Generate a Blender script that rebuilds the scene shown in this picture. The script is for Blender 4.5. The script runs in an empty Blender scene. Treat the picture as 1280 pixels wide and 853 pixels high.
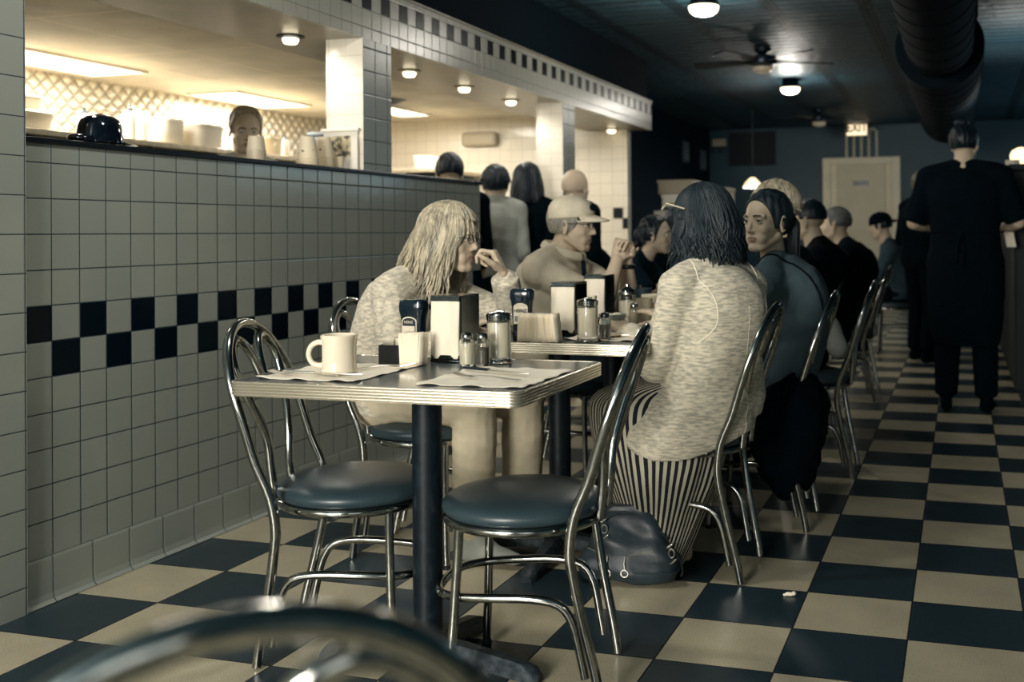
import bpy, math, random
import numpy as np
from mathutils import Vector, Matrix, noise as mnoise
random.seed(7); np.random.seed(7)
S = bpy.context.scene
C = S.collection
PI = math.pi
# ---------------------------------------------------------------- camera
cam_d = bpy.data.cameras.new('camera'); cam = bpy.data.objects.new('camera', cam_d); C.objects.link(cam)
F_ = Vector((-0.29013299, 0.9569777, 0.00406698)); R_ = Vector((0.95695234, 0.29015588, -0.00719558)); U_ = Vector((0.00806607, -0.00180423, 0.99996584))
M_ = Matrix((R_, U_, -F_)).transposed().to_4x4(); M_.translation = Vector((0, 0, 1.0828))
cam.matrix_world = M_
cam_d.sensor_width = 36; cam_d.lens = 1334.517/1280*36
cam_d.shift_x = -157.39/1280; cam_d.shift_y = -141.05/1280
cam_d.clip_start = .02; cam_d.clip_end = 60
cam_d.dof.use_dof = True; cam_d.dof.focus_distance = 2.95; cam_d.dof.aperture_fstop = 3.0
S.camera = cam
# ---------------------------------------------------------------- colour management, exposure
S.view_settings.view_transform = 'Standard'; S.view_settings.look = 'None'
S.view_settings.gamma = 1; S.view_settings.use_curve_mapping = False
S.view_settings.exposure = 0.14
# ---------------------------------------------------------------- world (evening-blue sky seen through the shop windows behind the camera)
W = bpy.data.worlds.new('world'); S.world = W; W.use_nodes = True
W.node_tree.nodes['Background'].inputs[0].default_value = (0.18, 0.35, 0.41, 1)
W.node_tree.nodes['Background'].inputs[1].default_value = 1.1

def area(name, loc, rot, sx, sy, power, col, spread=PI):
    l = bpy.data.lights.new(name, 'AREA'); l.shape = 'RECTANGLE'; l.size = sx; l.size_y = sy
    l.energy = power; l.color = col; l.spread = spread
    o = bpy.data.objects.new(name, l); C.objects.link(o); o.location = loc; o.rotation_euler = rot
    return o
def point(name, loc, power, col, r=.06):
    l = bpy.data.lights.new(name, 'POINT'); l.energy = power; l.color = col; l.shadow_soft_size = r
    o = bpy.data.objects.new(name, l); C.objects.link(o); o.location = loc
    return o
def spot(name, loc, power, col, ang=2.4, r=.05):
    l = bpy.data.lights.new(name, 'SPOT'); l.energy = power; l.color = col; l.shadow_soft_size = r
    l.spot_size = ang; l.spot_blend = .6
    o = bpy.data.objects.new(name, l); C.objects.link(o); o.location = loc
    return o
WARM = (1.0, .94, .84)
DAY = (1.0, .95, .86)
# daylight through the two front shop windows (behind the camera)
area('window_daylight_a', (-1.60, -2.42, 1.62), (PI/2, 0, 0), 1.35, 1.5, 255, DAY)
area('window_daylight_b', (1.25, -2.42, 1.62), (PI/2, 0, 0), 1.9, 1.5, 12, DAY)
# fluorescent panels of the kitchen (the light their diffusers give)
area('troffer_light_a', (-4.95, 5.0, 2.09), (0, 0, 0), .6, 1.0, 27, WARM)
area('troffer_light_b', (-5.15, 6.9, 2.09), (0, 0, 0), .5, .9, 32, WARM)
area('troffer_light_c', (-4.0, 7.6, 2.09), (0, 0, 0), .5, .9, 40, WARM)
SOFFIT_Y = (4.145, 5.227, 5.901, 6.603, 8.2, 2.9)
for y_ in SOFFIT_Y: spot('soffit_lamp_light', (-2.86, y_, 1.945), 10.0, WARM, 3.0, .04)
DOMES = ((-1.55, 6.58), (-1.62, 10.6), (-1.5, 2.6))
for x_, y_ in DOMES: point('dome_lamp_light', (x_, y_, 2.36), 38 if y_ < 4 else 20, WARM, .09)
# added cool fill for the back room (right, out of frame), no window there
area('added_cool_fill', (2.45, 11.5, 1.7), (0, -PI/2, 0), 1.4, 4.0, 30, (.55, .84, 1.0)).rotation_euler = (0, PI/2, 0)
point('pendant_lamp_light', (-2.46, 13.0, 1.60), 18, WARM, .06)

# ---------------------------------------------------------------- materials
def lin(c): return tuple((x/12.92 if x <= .04045 else ((x+.055)/1.055)**2.4) for x in c)
def rgb(r, g, b): return lin((r/255, g/255, b/255)) + (1,)
class NT:
    def __init__(s, mat):
        s.t = mat.node_tree; s.b = s.t.nodes['Principled BSDF']
    def n(s, k, **kw):
        x = s.t.nodes.new(k)
        for a, v in kw.items(): setattr(x, a, v)
        return x
    def l(s, a, b): s.t.links.new(a, b)
    def m(s, op, a, b=None, c=None, clamp=False):
        x = s.n('ShaderNodeMath', operation=op, use_clamp=clamp)
        for i, v in enumerate((a, b, c)):
            if v is None: continue
            if isinstance(v, (int, float)): x.inputs[i].default_value = v
            else: s.l(v, x.inputs[i])
        return x.outputs[0]
    def mix(s, f, a, b):
        x = s.n('ShaderNodeMix', data_type='RGBA')
        for i, v in ((0, f), (6, a), (7, b)):
            if isinstance(v, (int, float, tuple)): x.inputs[i].default_value = v
            else: s.l(v, x.inputs[i])
        return x.outputs[2]
    def co(s, which='Object'): return s.n('ShaderNodeTexCoord').outputs[which]
    def xyz(s, v):
        x = s.n('ShaderNodeSeparateXYZ'); s.l(v, x.inputs[0]); return x.outputs
    def noise(s, v=None, scale=5, det=3, rough=.5, mapscale=None):
        x = s.n('ShaderNodeTexNoise'); x.inputs['Scale'].default_value = scale; x.inputs['Detail'].default_value = det; x.inputs['Roughness'].default_value = rough
        v = v or s.co()
        if mapscale:
            mp = s.n('ShaderNodeMapping'); mp.inputs['Scale'].default_value = mapscale; s.l(v, mp.inputs[0]); v = mp.outputs[0]
        s.l(v, x.inputs['Vector']); return x.outputs[0]
    def ramp(s, v, lo, hi): # linear remap clamp to 0..1
        x = s.n('ShaderNodeMapRange'); s.l(v, x.inputs[0]); x.inputs[1].default_value = lo; x.inputs[2].default_value = hi; return x.outputs[0]
    def bump(s, h, strength=.3, dist=.002):
        x = s.n('ShaderNodeBump'); x.inputs['Strength'].default_value = strength; x.inputs['Distance'].default_value = dist
        s.l(h, x.inputs['Height']); s.l(x.outputs[0], s.b.inputs['Normal']); return x
def mat(name, col, rough=.5, metal=0, spec=.5, emit=None, estr=0, trans=0, coat=0, ior=1.45, sheen=0):
    m = bpy.data.materials.new(name); m.use_nodes = True
    b = m.node_tree.nodes['Principled BSDF']
    b.inputs['Base Color'].default_value = col; b.inputs['Roughness'].default_value = rough; b.inputs['Metallic'].default_value = metal
    b.inputs['Specular IOR Level'].default_value = spec; b.inputs['IOR'].default_value = ior
    b.inputs['Transmission Weight'].default_value = trans; b.inputs['Coat Weight'].default_value = coat; b.inputs['Sheen Weight'].default_value = sheen
    if emit: b.inputs['Emission Color'].default_value = emit; b.inputs['Emission Strength'].default_value = estr
    return m
def grainy(name, c1, c2, scale=40, rough=.5, metal=0, bump=.1, dist=.001, spec=.5, mapscale=None, lo=.35, hi=.65, rvar=0, coat=0):
    m = mat(name, c1, rough, metal, spec, coat=coat); t = NT(m)
    n_ = t.noise(scale=scale, det=4, mapscale=mapscale); f = t.ramp(n_, lo, hi)
    t.l(t.mix(f, c1, c2), t.b.inputs['Base Color'])
    if rvar: t.l(t.m('MULTIPLY_ADD', f, rvar, rough), t.b.inputs['Roughness'])
    if bump: t.bump(n_, bump, dist)
    return m
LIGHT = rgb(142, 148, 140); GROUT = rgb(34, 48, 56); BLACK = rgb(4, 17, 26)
def tile_mat(name, ax, t_, o1, o2, mode=None, col=LIGHT, grout=GROUT, gw=.035, tz=None, rough=.13):
    """glazed square tiles in the plane of axis ax (0=x,1=y) and z; mode picks the black ones"""
    m = mat(name, col, rough, spec=.5); t = NT(m); c = t.xyz(t.co()); tz = tz or t_
    a = t.m('DIVIDE', t.m('SUBTRACT', c[ax], o1), t_); b = t.m('DIVIDE', t.m('SUBTRACT', c[2], o2), tz)
    fa = t.m('FRACT', a); fb = t.m('FRACT', b)
    da = t.m('MINIMUM', fa, t.m('SUBTRACT', 1, fa)); db = t.m('MINIMUM', fb, t.m('SUBTRACT', 1, fb))
    d = t.m('MINIMUM', da, db)
    g = t.m('LESS_THAN', d, gw/2)
    ia = t.m('FLOOR', a); ib = t.m('FLOOR', b)
    comb = t.n('ShaderNodeCombineXYZ'); t.l(ia, comb.inputs[0]); t.l(ib, comb.inputs[1])
    wn = t.n('ShaderNodeTexWhiteNoise'); t.l(comb.outputs[0], wn.inputs[0])
    blk = None
    base = t.mix(t.m('MULTIPLY', wn.outputs[0], .35), col, tuple(x*.86 for x in col[:3]) + (1,))
    if mode == 'checker':   # two rows just under line -2
        odd = t.m('ABSOLUTE', t.m('MODULO', ia, 2.0))
        r1 = t.m('COMPARE', ib, -3.0, .1); r2 = t.m('COMPARE', ib, -4.0, .1)
        blk = t.m('ADD', t.m('MULTIPLY', r1, odd), t.m('MULTIPLY', r2, t.m('SUBTRACT', 1, odd)))
        base = t.mix(blk, base, BLACK)
    if mode == 'row':
        ev = t.m('SUBTRACT', 1, t.m('ABSOLUTE', t.m('MODULO', ia, 2.0)))
        blk = t.m('MULTIPLY', t.m('COMPARE', ib, 0.0, .1), ev)
        base = t.mix(blk, base, BLACK)
    if blk is not None: t.l(t.m('MULTIPLY_ADD', blk, -.42, .5), t.b.inputs['Specular IOR Level'])
    t.l(t.mix(g, base, grout), t.b.inputs['Base Color'])
    t.l(t.m('MULTIPLY_ADD', g, .6, rough), t.b.inputs['Roughness'])
    h = t.ramp(d, gw/2-.01, gw/2+.03)
    tilt = t.m('MULTIPLY', t.m('SUBTRACT', wn.outputs[0], .5), t.m('ADD', fa, fb))
    h2 = t.m('ADD', t.m('ADD', h, t.m('MULTIPLY', tilt, .5)), t.m('MULTIPLY', t.noise(scale=26, det=2), .55))
    t.bump(h2, .35, .0018)
    return m
def floor_mat():
    m = mat('floor_checker', LIGHT, .3); t = NT(m); c = t.xyz(t.co()); s_ = .3048
    a = t.m('DIVIDE', t.m('SUBTRACT', c[0], -.7556), s_); b = t.m('DIVIDE', t.m('SUBTRACT', c[1], 2.6056), s_*1.00131)
    fa = t.m('FRACT', a); fb = t.m('FRACT', b)
    d = t.m('MINIMUM', t.m('MINIMUM', fa, t.m('SUBTRACT', 1, fa)), t.m('MINIMUM', fb, t.m('SUBTRACT', 1, fb)))
    g = t.m('LESS_THAN', d, .008)
    par = t.m('ABSOLUTE', t.m('MODULO', t.m('ADD', t.m('FLOOR', a), t.m('FLOOR', b)), 2.0))
    sp = t.noise(scale=230, det=3, rough=.8); sp2 = t.noise(scale=6, det=3)
    spk = t.ramp(sp, .54, .66)
    lightc = t.mix(spk, t.mix(t.ramp(sp2, .3, .7), rgb(196, 187, 158), rgb(178, 170, 146)), rgb(112, 110, 98))
    darkc = t.mix(t.ramp(sp, .53, .68), rgb(28, 46, 55), rgb(68, 86, 92))
    col = t.mix(t.m('GREATER_THAN', par, .5), lightc, darkc)
    t.l(t.mix(g, col, rgb(14, 22, 28)), t.b.inputs['Base Color'])
    t.l(t.m('ADD', t.m('MULTIPLY_ADD', sp2, .16, .26), t.m('MULTIPLY', g, .4)), t.b.inputs['Roughness'])
    t.bump(t.m('ADD', t.ramp(d, 0, .016), t.m('MULTIPLY', sp, .25)), .25, .001)
    return m
M = {}
M['chrome'] = grainy('chrome', rgb(178, 178, 172), rgb(150, 153, 150), 60, .10, 1, .04, .0004, rvar=.07)
M['chrome_blue'] = M['chrome']
M['vinyl'] = grainy('seat_vinyl', rgb(42, 58, 65), rgb(50, 66, 72), 9, .34, 0, .25, .0012, spec=.55)
M['vinyl_blackish'] = M['vinyl']
M['edge'] = grainy('ribbed_aluminium_edge', rgb(226, 218, 198), rgb(220, 212, 194), 50, .24, .85, 0, .0003)
M['laminate'] = grainy('table_laminate', rgb(58, 68, 74), rgb(74, 82, 84), 120, .2, 0, .06, .0004, spec=.6)
M['post'] = grainy('black_post', rgb(6, 19, 28), rgb(22, 40, 50), 38, .42, .2, .3, .0015, lo=.5, hi=.75)
M['castiron'] = grainy('painted_cast_iron', rgb(26, 38, 46), rgb(58, 68, 72), 60, .5, .2, .5, .002)
M['ceramic'] = mat('ceramic_cream', rgb(232, 220, 196), .12, coat=.5)
M['paper'] = grainy('paper_cream', rgb(246, 238, 220), rgb(238, 230, 210), 30, .7, 0, .1, .0006)
M['napkin'] = grainy('paper_napkin', rgb(244, 234, 212), rgb(232, 222, 200), 22, .75, 0, .5, .002, mapscale=(1, 1, .35))
M['black'] = grainy('black_plastic', rgb(9, 18, 27), rgb(14, 24, 34), 80, .3, 0, .05, .0004)
M['blackmatte'] = grainy('black_matte', rgb(3, 13, 20), rgb(5, 16, 24), 60, .7)
M['darkblue'] = grainy('dark_bottle', rgb(9, 25, 36), rgb(14, 33, 44), 30, .16, 0, .05, .0004, coat=.4)
M['glass'] = mat('clear_glass', (.95, .97, .96, 1), .03, trans=1, ior=1.45)
M['steel'] = grainy('cutlery_steel', rgb(226, 222, 210), rgb(210, 206, 196), 80, .33, 1, .02, .0002)
def pane_mat():
    m = bpy.data.materials.new('window_pane'); m.use_nodes = True; t = m.node_tree; t.nodes.remove(t.nodes['Principled BSDF'])
    a = t.nodes.new('ShaderNodeBsdfTransparent'); a.inputs[0].default_value = (.93, .96, .97, 1); b = t.nodes.new('ShaderNodeBsdfGlossy'); b.inputs['Roughness'].default_value = .02
    x = t.nodes.new('ShaderNodeMixShader'); x.inputs[0].default_value = .08; t.links.new(a.outputs[0], x.inputs[1]); t.links.new(b.outputs[0], x.inputs[2]); t.links.new(x.outputs[0], t.nodes['Material Output'].inputs[0]); return m
M['pane'] = pane_mat()
M['sugar'] = mat('white_sugar', rgb(240, 230, 205), .8)
M['pepper'] = grainy('ground_pepper', rgb(40, 44, 46), rgb(120, 112, 96), 900, .8)
M['milk'] = mat('milky_drink', rgb(200, 190, 165), .5)
M['skin'] = grainy('skin', rgb(198, 180, 156), rgb(190, 172, 149), 10, .5, 0, .06, .0006, spec=.4)
M['skin_far'] = M['skin']
M['lip'] = mat('lips', rgb(150, 124, 110), .45)
M['eyewhite'] = mat('eye_white', rgb(206, 202, 190), .15)
M['iris'] = mat('iris_dark', rgb(22, 30, 36), .1)
def knit(name, c1, c2, sc=190, ms=(.25, .25, 1.5)):
    m = mat(name, c1, .85, sheen=.25); t = NT(m)
    n1 = t.noise(scale=sc, det=3, mapscale=ms); n2 = t.noise(scale=700, det=1); n3 = t.noise(scale=5)
    f = t.m('ADD', t.ramp(n1, .38, .66), t.m('MULTIPLY', t.ramp(n3, .3, .7), .15), clamp=True)
    t.l(t.mix(f, c1, c2), t.b.inputs['Base Color']); t.bump(t.m('ADD', n1, t.m('MULTIPLY', n2, .5)), .5, .002); return m
M['cardigan'] = knit('slub_knit_cream', rgb(222, 212, 188), rgb(166, 162, 146), 120, (.3, .3, 1.3))
M['sweater'] = knit('slub_knit_blonde', rgb(218, 208, 186), rgb(166, 160, 144), 100, (.5, .5, 1.2))
def cloth(name, c1, rough=.85, fac=.82, sc=14, bump=.35, spec=.25):
    return grainy(name, c1, tuple(x*fac for x in c1[:3]) + (1,), sc, rough, 0, bump, .004, spec=spec)
M['polo'] = cloth('polo_cream', rgb(222, 212, 188))
M['khaki'] = cloth('trousers_khaki', rgb(212, 200, 172))
M['tee_grey'] = cloth('tee_slate', rgb(76, 94, 102))
M['denim'] = cloth('denim_slate', rgb(52, 72, 84))
M['blackcloth'] = cloth('black_cloth', rgb(2, 14, 21), .95, spec=.08)
M['darkcloth'] = cloth('dark_cloth', rgb(8, 32, 44), .9, spec=.1)
M['greycloth'] = cloth('grey_cloth', rgb(158, 162, 154))
M['strap'] = cloth('black_strap', rgb(8, 14, 18))
def hairm(name, c1, c2, rough=.42):
    m = mat(name, c1, rough, spec=.4); t = NT(m)
    n1 = t.noise(scale=60, det=3, mapscale=(1, 1, .12)); n2 = t.noise(scale=260, det=2, mapscale=(1, 1, .1))
    f = t.m('ADD', t.m('MULTIPLY', t.ramp(n1, .35, .65), .6), t.m('MULTIPLY', t.ramp(n2, .35, .65), .4))
    t.l(t.mix(f, c1, c2), t.b.inputs['Base Color']); t.bump(n2, .6, .002); return m
M['hair_blond'] = hairm('hair_blond', rgb(208, 196, 168), rgb(96, 94, 84))
M['hair_dark'] = hairm('hair_dark', rgb(6, 19, 27), rgb(36, 48, 54), .5)
M['hair_black'] = hairm('hair_black', rgb(5, 17, 26), rgb(20, 34, 44))
M['hair_grey'] = hairm('hair_grey', rgb(168, 162, 146), rgb(110, 110, 104))
M['hair_buzz'] = hairm('hair_buzz', rgb(96, 98, 94), rgb(60, 64, 66))
M['hair_mid'] = hairm('hair_mid', rgb(150, 138, 112), rgb(70, 72, 68))
def stripes():
    m = mat('striped_jersey', rgb(205, 196, 172), .8); t = NT(m)
    u = t.xyz(t.n('ShaderNodeUVMap').outputs[0])[0]
    wob = t.m('MULTIPLY', t.m('SUBTRACT', t.noise(scale=9), .5), .35)
    f = t.m('FRACT', t.m('ADD', u, wob))
    k = t.m('GREATER_THAN', f, .48)
    t.l(t.mix(k, rgb(196, 190, 170), rgb(10, 18, 24)), t.b.inputs['Base Color'])
    t.bump(t.noise(scale=12), .4, .006); return m
M['stripes'] = stripes()
M['leather'] = grainy('bag_leather', rgb(50, 64, 71), rgb(38, 50, 58), 26, .38, 0, .5, .003)
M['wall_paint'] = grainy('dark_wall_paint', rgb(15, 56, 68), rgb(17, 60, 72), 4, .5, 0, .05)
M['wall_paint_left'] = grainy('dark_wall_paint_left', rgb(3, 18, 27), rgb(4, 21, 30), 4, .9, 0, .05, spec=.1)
M['soffit'] = grainy('soffit_paint', rgb(150, 142, 122), rgb(136, 130, 112), 8, .3, 0, .05)
M['kceil'] = None
M['door_paint'] = grainy('door_paint', rgb(214, 200, 168), rgb(206, 192, 162), 5, .5, 0, .05)
M['trim_paint'] = grainy('door_trim_paint', rgb(230, 216, 184), rgb(220, 208, 178), 5, .45, 0, .05)
M['duct'] = grainy('duct_paint', rgb(1, 12, 19), rgb(2, 15, 23), 8, .85, 0, .1, .002, mapscale=(1, 12, 1), spec=.12)
def tin(name, c1, c2, metal):
    m = mat(name, c1, .5, metal); t = NT(m); c = t.xyz(t.co())
    fy = t.m('FRACT', t.m('DIVIDE', c[1], .152)); fx = t.m('FRACT', t.m('DIVIDE', c[0], .61))
    ry = t.m('ABSOLUTE', t.m('SUBTRACT', fy, .5)); dx = t.m('ABSOLUTE', t.m('SUBTRACT', fx, .5))
    ribx = t.m('MAXIMUM', t.m('COMPARE', dx, .44, .02), t.m('COMPARE', dx, .49, .015))
    riby = t.ramp(ry, .30, .42)
    fy2 = t.m('ABSOLUTE', t.m('SUBTRACT', t.m('FRACT', t.m('DIVIDE', c[1], 1.22)), .5))
    seam = t.m('LESS_THAN', fy2, .015)
    h = t.m('ADD', t.m('ADD', t.m('MULTIPLY', ribx, 1.5), t.m('MULTIPLY', riby, t.m('LESS_THAN', dx, .42))), t.m('MULTIPLY', t.noise(scale=16), .5))
    t.l(t.mix(t.m('MAXIMUM', t.m('MAXIMUM', t.m('MULTIPLY', t.m('COMPARE', ry, .36, .08), .75), t.m('MULTIPLY', ribx, .9)), seam), c1, c2), t.b.inputs['Base Color'])
    t.bump(h, 1.0, .035); return m
M['tin'] = tin('tin_ceiling', rgb(48, 82, 96), rgb(6, 22, 32), .3)
def kceil():
    m = mat('ceiling_panels', rgb(226, 218, 200), .6); t = NT(m); c = t.xyz(t.co())
    fx = t.m('FRACT', t.m('DIVIDE', c[0], .6)); fy = t.m('FRACT', t.m('DIVIDE', c[1], 1.0))
    g = t.m('MAXIMUM', t.m('LESS_THAN', fx, .025), t.m('LESS_THAN', fy, .016))
    base = t.mix(t.ramp(t.noise(scale=3), .4, .7), rgb(216, 208, 190), rgb(196, 188, 170))
    t.l(t.mix(g, base, rgb(236, 224, 198)), t.b.inputs['Base Color']); t.bump(g, .5, .006); return m
M['kceil'] = kceil()
def quilt():
    m = mat('quilted_steel', rgb(222, 214, 196), .38, .25); t = NT(m); c = t.xyz(t.co())
    a = t.m('DIVIDE', t.m('ADD', c[1], c[2]), .105); b = t.m('DIVIDE', t.m('SUBTRACT', c[1], c[2]), .105)
    pa = t.m('SINE', t.m('MULTIPLY', t.m('FRACT', a), PI)); pb = t.m('SINE', t.m('MULTIPLY', t.m('FRACT', b), PI))
    h = t.m('POWER', t.m('MULTIPLY', pa, pb), .5)
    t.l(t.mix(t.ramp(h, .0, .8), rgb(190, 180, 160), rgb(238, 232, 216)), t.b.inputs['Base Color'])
    t.bump(h, 1.0, .03); return m
M['quilt'] = quilt()
M['floor'] = floor_mat()
TW = .106027
M['wall_tile'] = tile_mat('wall_tile', 1, TW, 2.53875, 1.0904, 'checker')
M['pier_tile'] = tile_mat('pier_tile', 1, .1125, 2.42, 1.0904-.0, gw=.03)
M['pier_tile_x'] = tile_mat('pier_tile_x', 0, .1125, -2.571, 1.0904, gw=.03)
M['beam_tile'] = tile_mat('beam_tile', 1, .08375, 4.439-.1675*20, 2.114, 'row', gw=.03, tz=.0838, grout=rgb(96, 100, 94), rough=.28, col=rgb(160, 160, 148))
M['col_tile_shaded'] = tile_mat('column_tile_shaded', 1, TW, 4.28, 1.09, rough=.3)
M['col_tile_lit'] = tile_mat('column_tile_lit', 0, .09, -2.597, 1.09, col=rgb(238, 232, 216), grout=rgb(204, 196, 178))  # pale copy of the column tile; kitchen light put into its colour
M['end_tile'] = tile_mat('end_wall_tile', 0, TW, -2.597, 1.09, col=rgb(226, 218, 200), grout=rgb(186, 178, 160))
M['base_tile'] = tile_mat('base_tile', 1, .1525, 2.53, -.02, gw=.02, tz=.16, rough=.42)
M['ledge'] = grainy('black_ledge', rgb(6, 12, 16), rgb(12, 20, 26), 40, .3, 0, .2, .001, spec=.35)
M['kwhite'] = mat('white_plastic', rgb(240, 235, 222), .4)
M['kgrey'] = mat('warm_grey_plastic', rgb(170, 160, 138), .4)
M['kdark'] = mat('dark_blue_grey', rgb(42, 58, 68), .5)
M['translucent'] = mat('milky_plastic', rgb(230, 218, 192), .35, trans=.4)
M['emit_panel'] = mat('diffuser_lit', (1, 1, 1, 1), .5, emit=rgb(255, 240, 210), estr=3.2)
M['emit_dome'] = mat('dome_lit', (1, 1, 1, 1), .5, emit=rgb(255, 238, 200), estr=4.0)
M['emit_shade'] = mat('shade_lit', (1, 1, 1, 1), .5, emit=rgb(255, 226, 176), estr=1.6)
M['dome_glow'] = mat('dome_faint_glow', rgb(150, 145, 128), .3, emit=rgb(255, 230, 190), estr=.10)  # fan bowls are switched off; a faint glow is added
M['fan_metal'] = mat('fan_metal', rgb(24, 38, 48), .35, .5)
M['exit_face'] = mat('exit_face_lit', (1, 1, 1, 1), .5, emit=rgb(255, 226, 180), estr=1.3)
M['exit_letter'] = mat('exit_letter', rgb(20, 24, 26), .6)
M['label'] = grainy('bottle_label', rgb(226, 216, 194), rgb(214, 204, 184), 60, .5, 0, 0)
M['text_dark'] = mat('label_print', rgb(30, 40, 48), .6)
M['bowl'] = mat('bowl_glaze', rgb(120, 128, 124), .2, coat=.3)
# ---------------------------------------------------------------- mesh collector
def frame(d):
    d = Vector(d).normalized(); u = Vector((0, 0, 1)) if abs(d.z) < .9 else Vector((1, 0, 0))
    a = d.cross(u).normalized(); b = a.cross(d).normalized(); return d, a, b
class MB:
    def __init__(s): s.v = []; s.f = []; s.uv = None
    def add(s, vs, fs):
        o = len(s.v); s.v += [tuple(x) for x in vs]; s.f += [tuple(i+o for i in f) for f in fs]; return s
    def box(s, x0, x1, y0, y1, z0, z1, rot=0, piv=None):
        vs = [(x, y, z) for z in (z0, z1) for y in (y0, y1) for x in (x0, x1)]
        if rot:
            cx_, cy_ = piv or ((x0+x1)/2, (y0+y1)/2); c, q = math.cos(rot), math.sin(rot)
            vs = [(cx_+c*(x-cx_)-q*(y-cy_), cy_+q*(x-cx_)+c*(y-cy_), z) for x, y, z in vs]
        return s.add(vs, [(0, 2, 3, 1), (4, 5, 7, 6), (0, 1, 5, 4), (2, 6, 7, 3), (0, 4, 6, 2), (1, 3, 7, 5)])
    def loft(s, rings, closed_v=False, caps=True):
        n = len(rings[0]); vs = [p for r in rings for p in r]; fs = []
        m = len(rings)
        for i in range(m if closed_v else m-1):
            for j in range(n):
                a = i*n+j; b = i*n+(j+1) % n; c = ((i+1) % m)*n+(j+1) % n; d = ((i+1) % m)*n+j
                fs.append((a, b, c, d))
        if caps and not closed_v: fs.append(tuple(range(n-1, -1, -1))); fs.append(tuple((m-1)*n+j for j in range(n)))
        return s.add(vs, fs)
    def tube(s, pts, r, n=10, closed=False, flat=1.0, smooth=0):
        P = [Vector(p) for p in pts]
        if smooth: P, r = spl(P, smooth, closed, r)
        m = len(P); R = r if isinstance(r, (list, tuple)) else [r]*m
        T = []
        for i in range(m):
            if closed: t = P[(i+1) % m]-P[i-1]
            else: t = P[min(i+1, m-1)]-P[max(i-1, 0)]
            T.append(t.normalized() if t.length > 1e-9 else Vector((0, 0, 1)))
        _, a, b = frame(T[0]); rings = []
        for i in range(m):
            if i:
                q = T[i-1].rotation_difference(T[i]); a = q @ a
            a = (a-T[i]*a.dot(T[i])).normalized(); b = T[i].cross(a)
            rings.append([P[i]+a*(R[i]*math.cos(2*PI*k/n))+b*(R[i]*flat*math.sin(2*PI*k/n)) for k in range(n)])
        return s.loft(rings, closed_v=closed)
    def lathe(s, prof, n=28, c=(0, 0, 0), sx=1, sy=1, mod=None):
        rings = []
        for r, z in prof:
            rings.append([(c[0]+max(r, 1e-4)*(mod(2*PI*k/n) if mod else 1)*sx*math.cos(2*PI*k/n), c[1]+max(r, 1e-4)*(mod(2*PI*k/n) if mod else 1)*sy*math.sin(2*PI*k/n), c[2]+z) for k in range(n)])
        return s.loft(rings)
    def ell(s, c, r, R=None, nu=20, nv=12):
        c = Vector(c); r = (r, r, r) if isinstance(r, (int, float)) else r; rings = []
        for i in range(nv+1):
            th = PI*i/nv; th = min(max(th, .02), PI-.02)
            ring = []
            for j in range(nu):
                ph = 2*PI*j/nu; p = Vector((r[0]*math.sin(th)*math.cos(ph), r[1]*math.sin(th)*math.sin(ph), -r[2]*math.cos(th)))
                if R is not None: p = R @ p
                ring.append(c+p)
            rings.append(ring)
        return s.loft(rings)
    def cap(s, a, b, ra, rb=None, n=14, flat=1.0, up=None):
        """tapered capsule; flat squashes it along 'up'"""
        a = Vector(a); b = Vector(b); rb = ra if rb is None else rb
        d = b-a; L = d.length
        if L < 1e-5: return s.ell(a, max(ra, rb))
        d, e1, e2 = frame(d)
        if up is not None:
            e2 = Vector(up); e2 = (e2-d*e2.dot(d)).normalized(); e1 = e2.cross(d)
        rings = []
        for t in (-.999, -.85, -.5): rings.append((a+d*(ra*t), ra*math.sqrt(1-t*t)))
        rings.append((a, ra)); rings.append((a*.5+b*.5, (ra+rb)/2)); rings.append((b, rb))
        for t in (.5, .85, .999): rings.append((b+d*(rb*t), rb*math.sqrt(1-t*t)))
        return s.loft([[c+e1*(r*math.cos(2*PI*k/n))+e2*(r*flat*math.sin(2*PI*k/n)) for k in range(n)] for c, r in rings])
    def cone(s, a, b, ra, rb, n=20, flat=1.0, up=None):
        a = Vector(a); b = Vector(b); d, e1, e2 = frame(b-a)
        if up is not None:
            e2 = Vector(up); e2 = (e2-d*e2.dot(d)).normalized(); e1 = e2.cross(d)
        return s.loft([[c+e1*(r*math.cos(2*PI*k/n))+e2*(r*flat*math.sin(2*PI*k/n)) for k in range(n)] for c, r in ((a, ra), (b, rb))])
    def prism(s, poly, z0, z1):
        n = len(poly)
        return s.loft([[(x, y, z0) for x, y in poly], [(x, y, z1) for x, y in poly]])
    def xf(s, mtx, i0=0):
        s.v = s.v[:i0]+[tuple(mtx @ Vector(p)) for p in s.v[i0:]]; return s
    def mesh(s, name, smooth=True):
        me = bpy.data.meshes.new(name); me.from_pydata(s.v, [], s.f); me.update()
        me.polygons.foreach_set('use_smooth', [smooth]*len(me.polygons))
        if s.uv is not None:
            l = me.uv_layers.new(name='UVMap'); arr = np.zeros((len(me.loops), 2), 'f'); vi = np.zeros(len(me.loops), 'i'); me.loops.foreach_get('vertex_index', vi)
            arr[:] = np.array(s.uv, 'f')[vi]; l.data.foreach_set('uv', arr.ravel())
        return me
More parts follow.
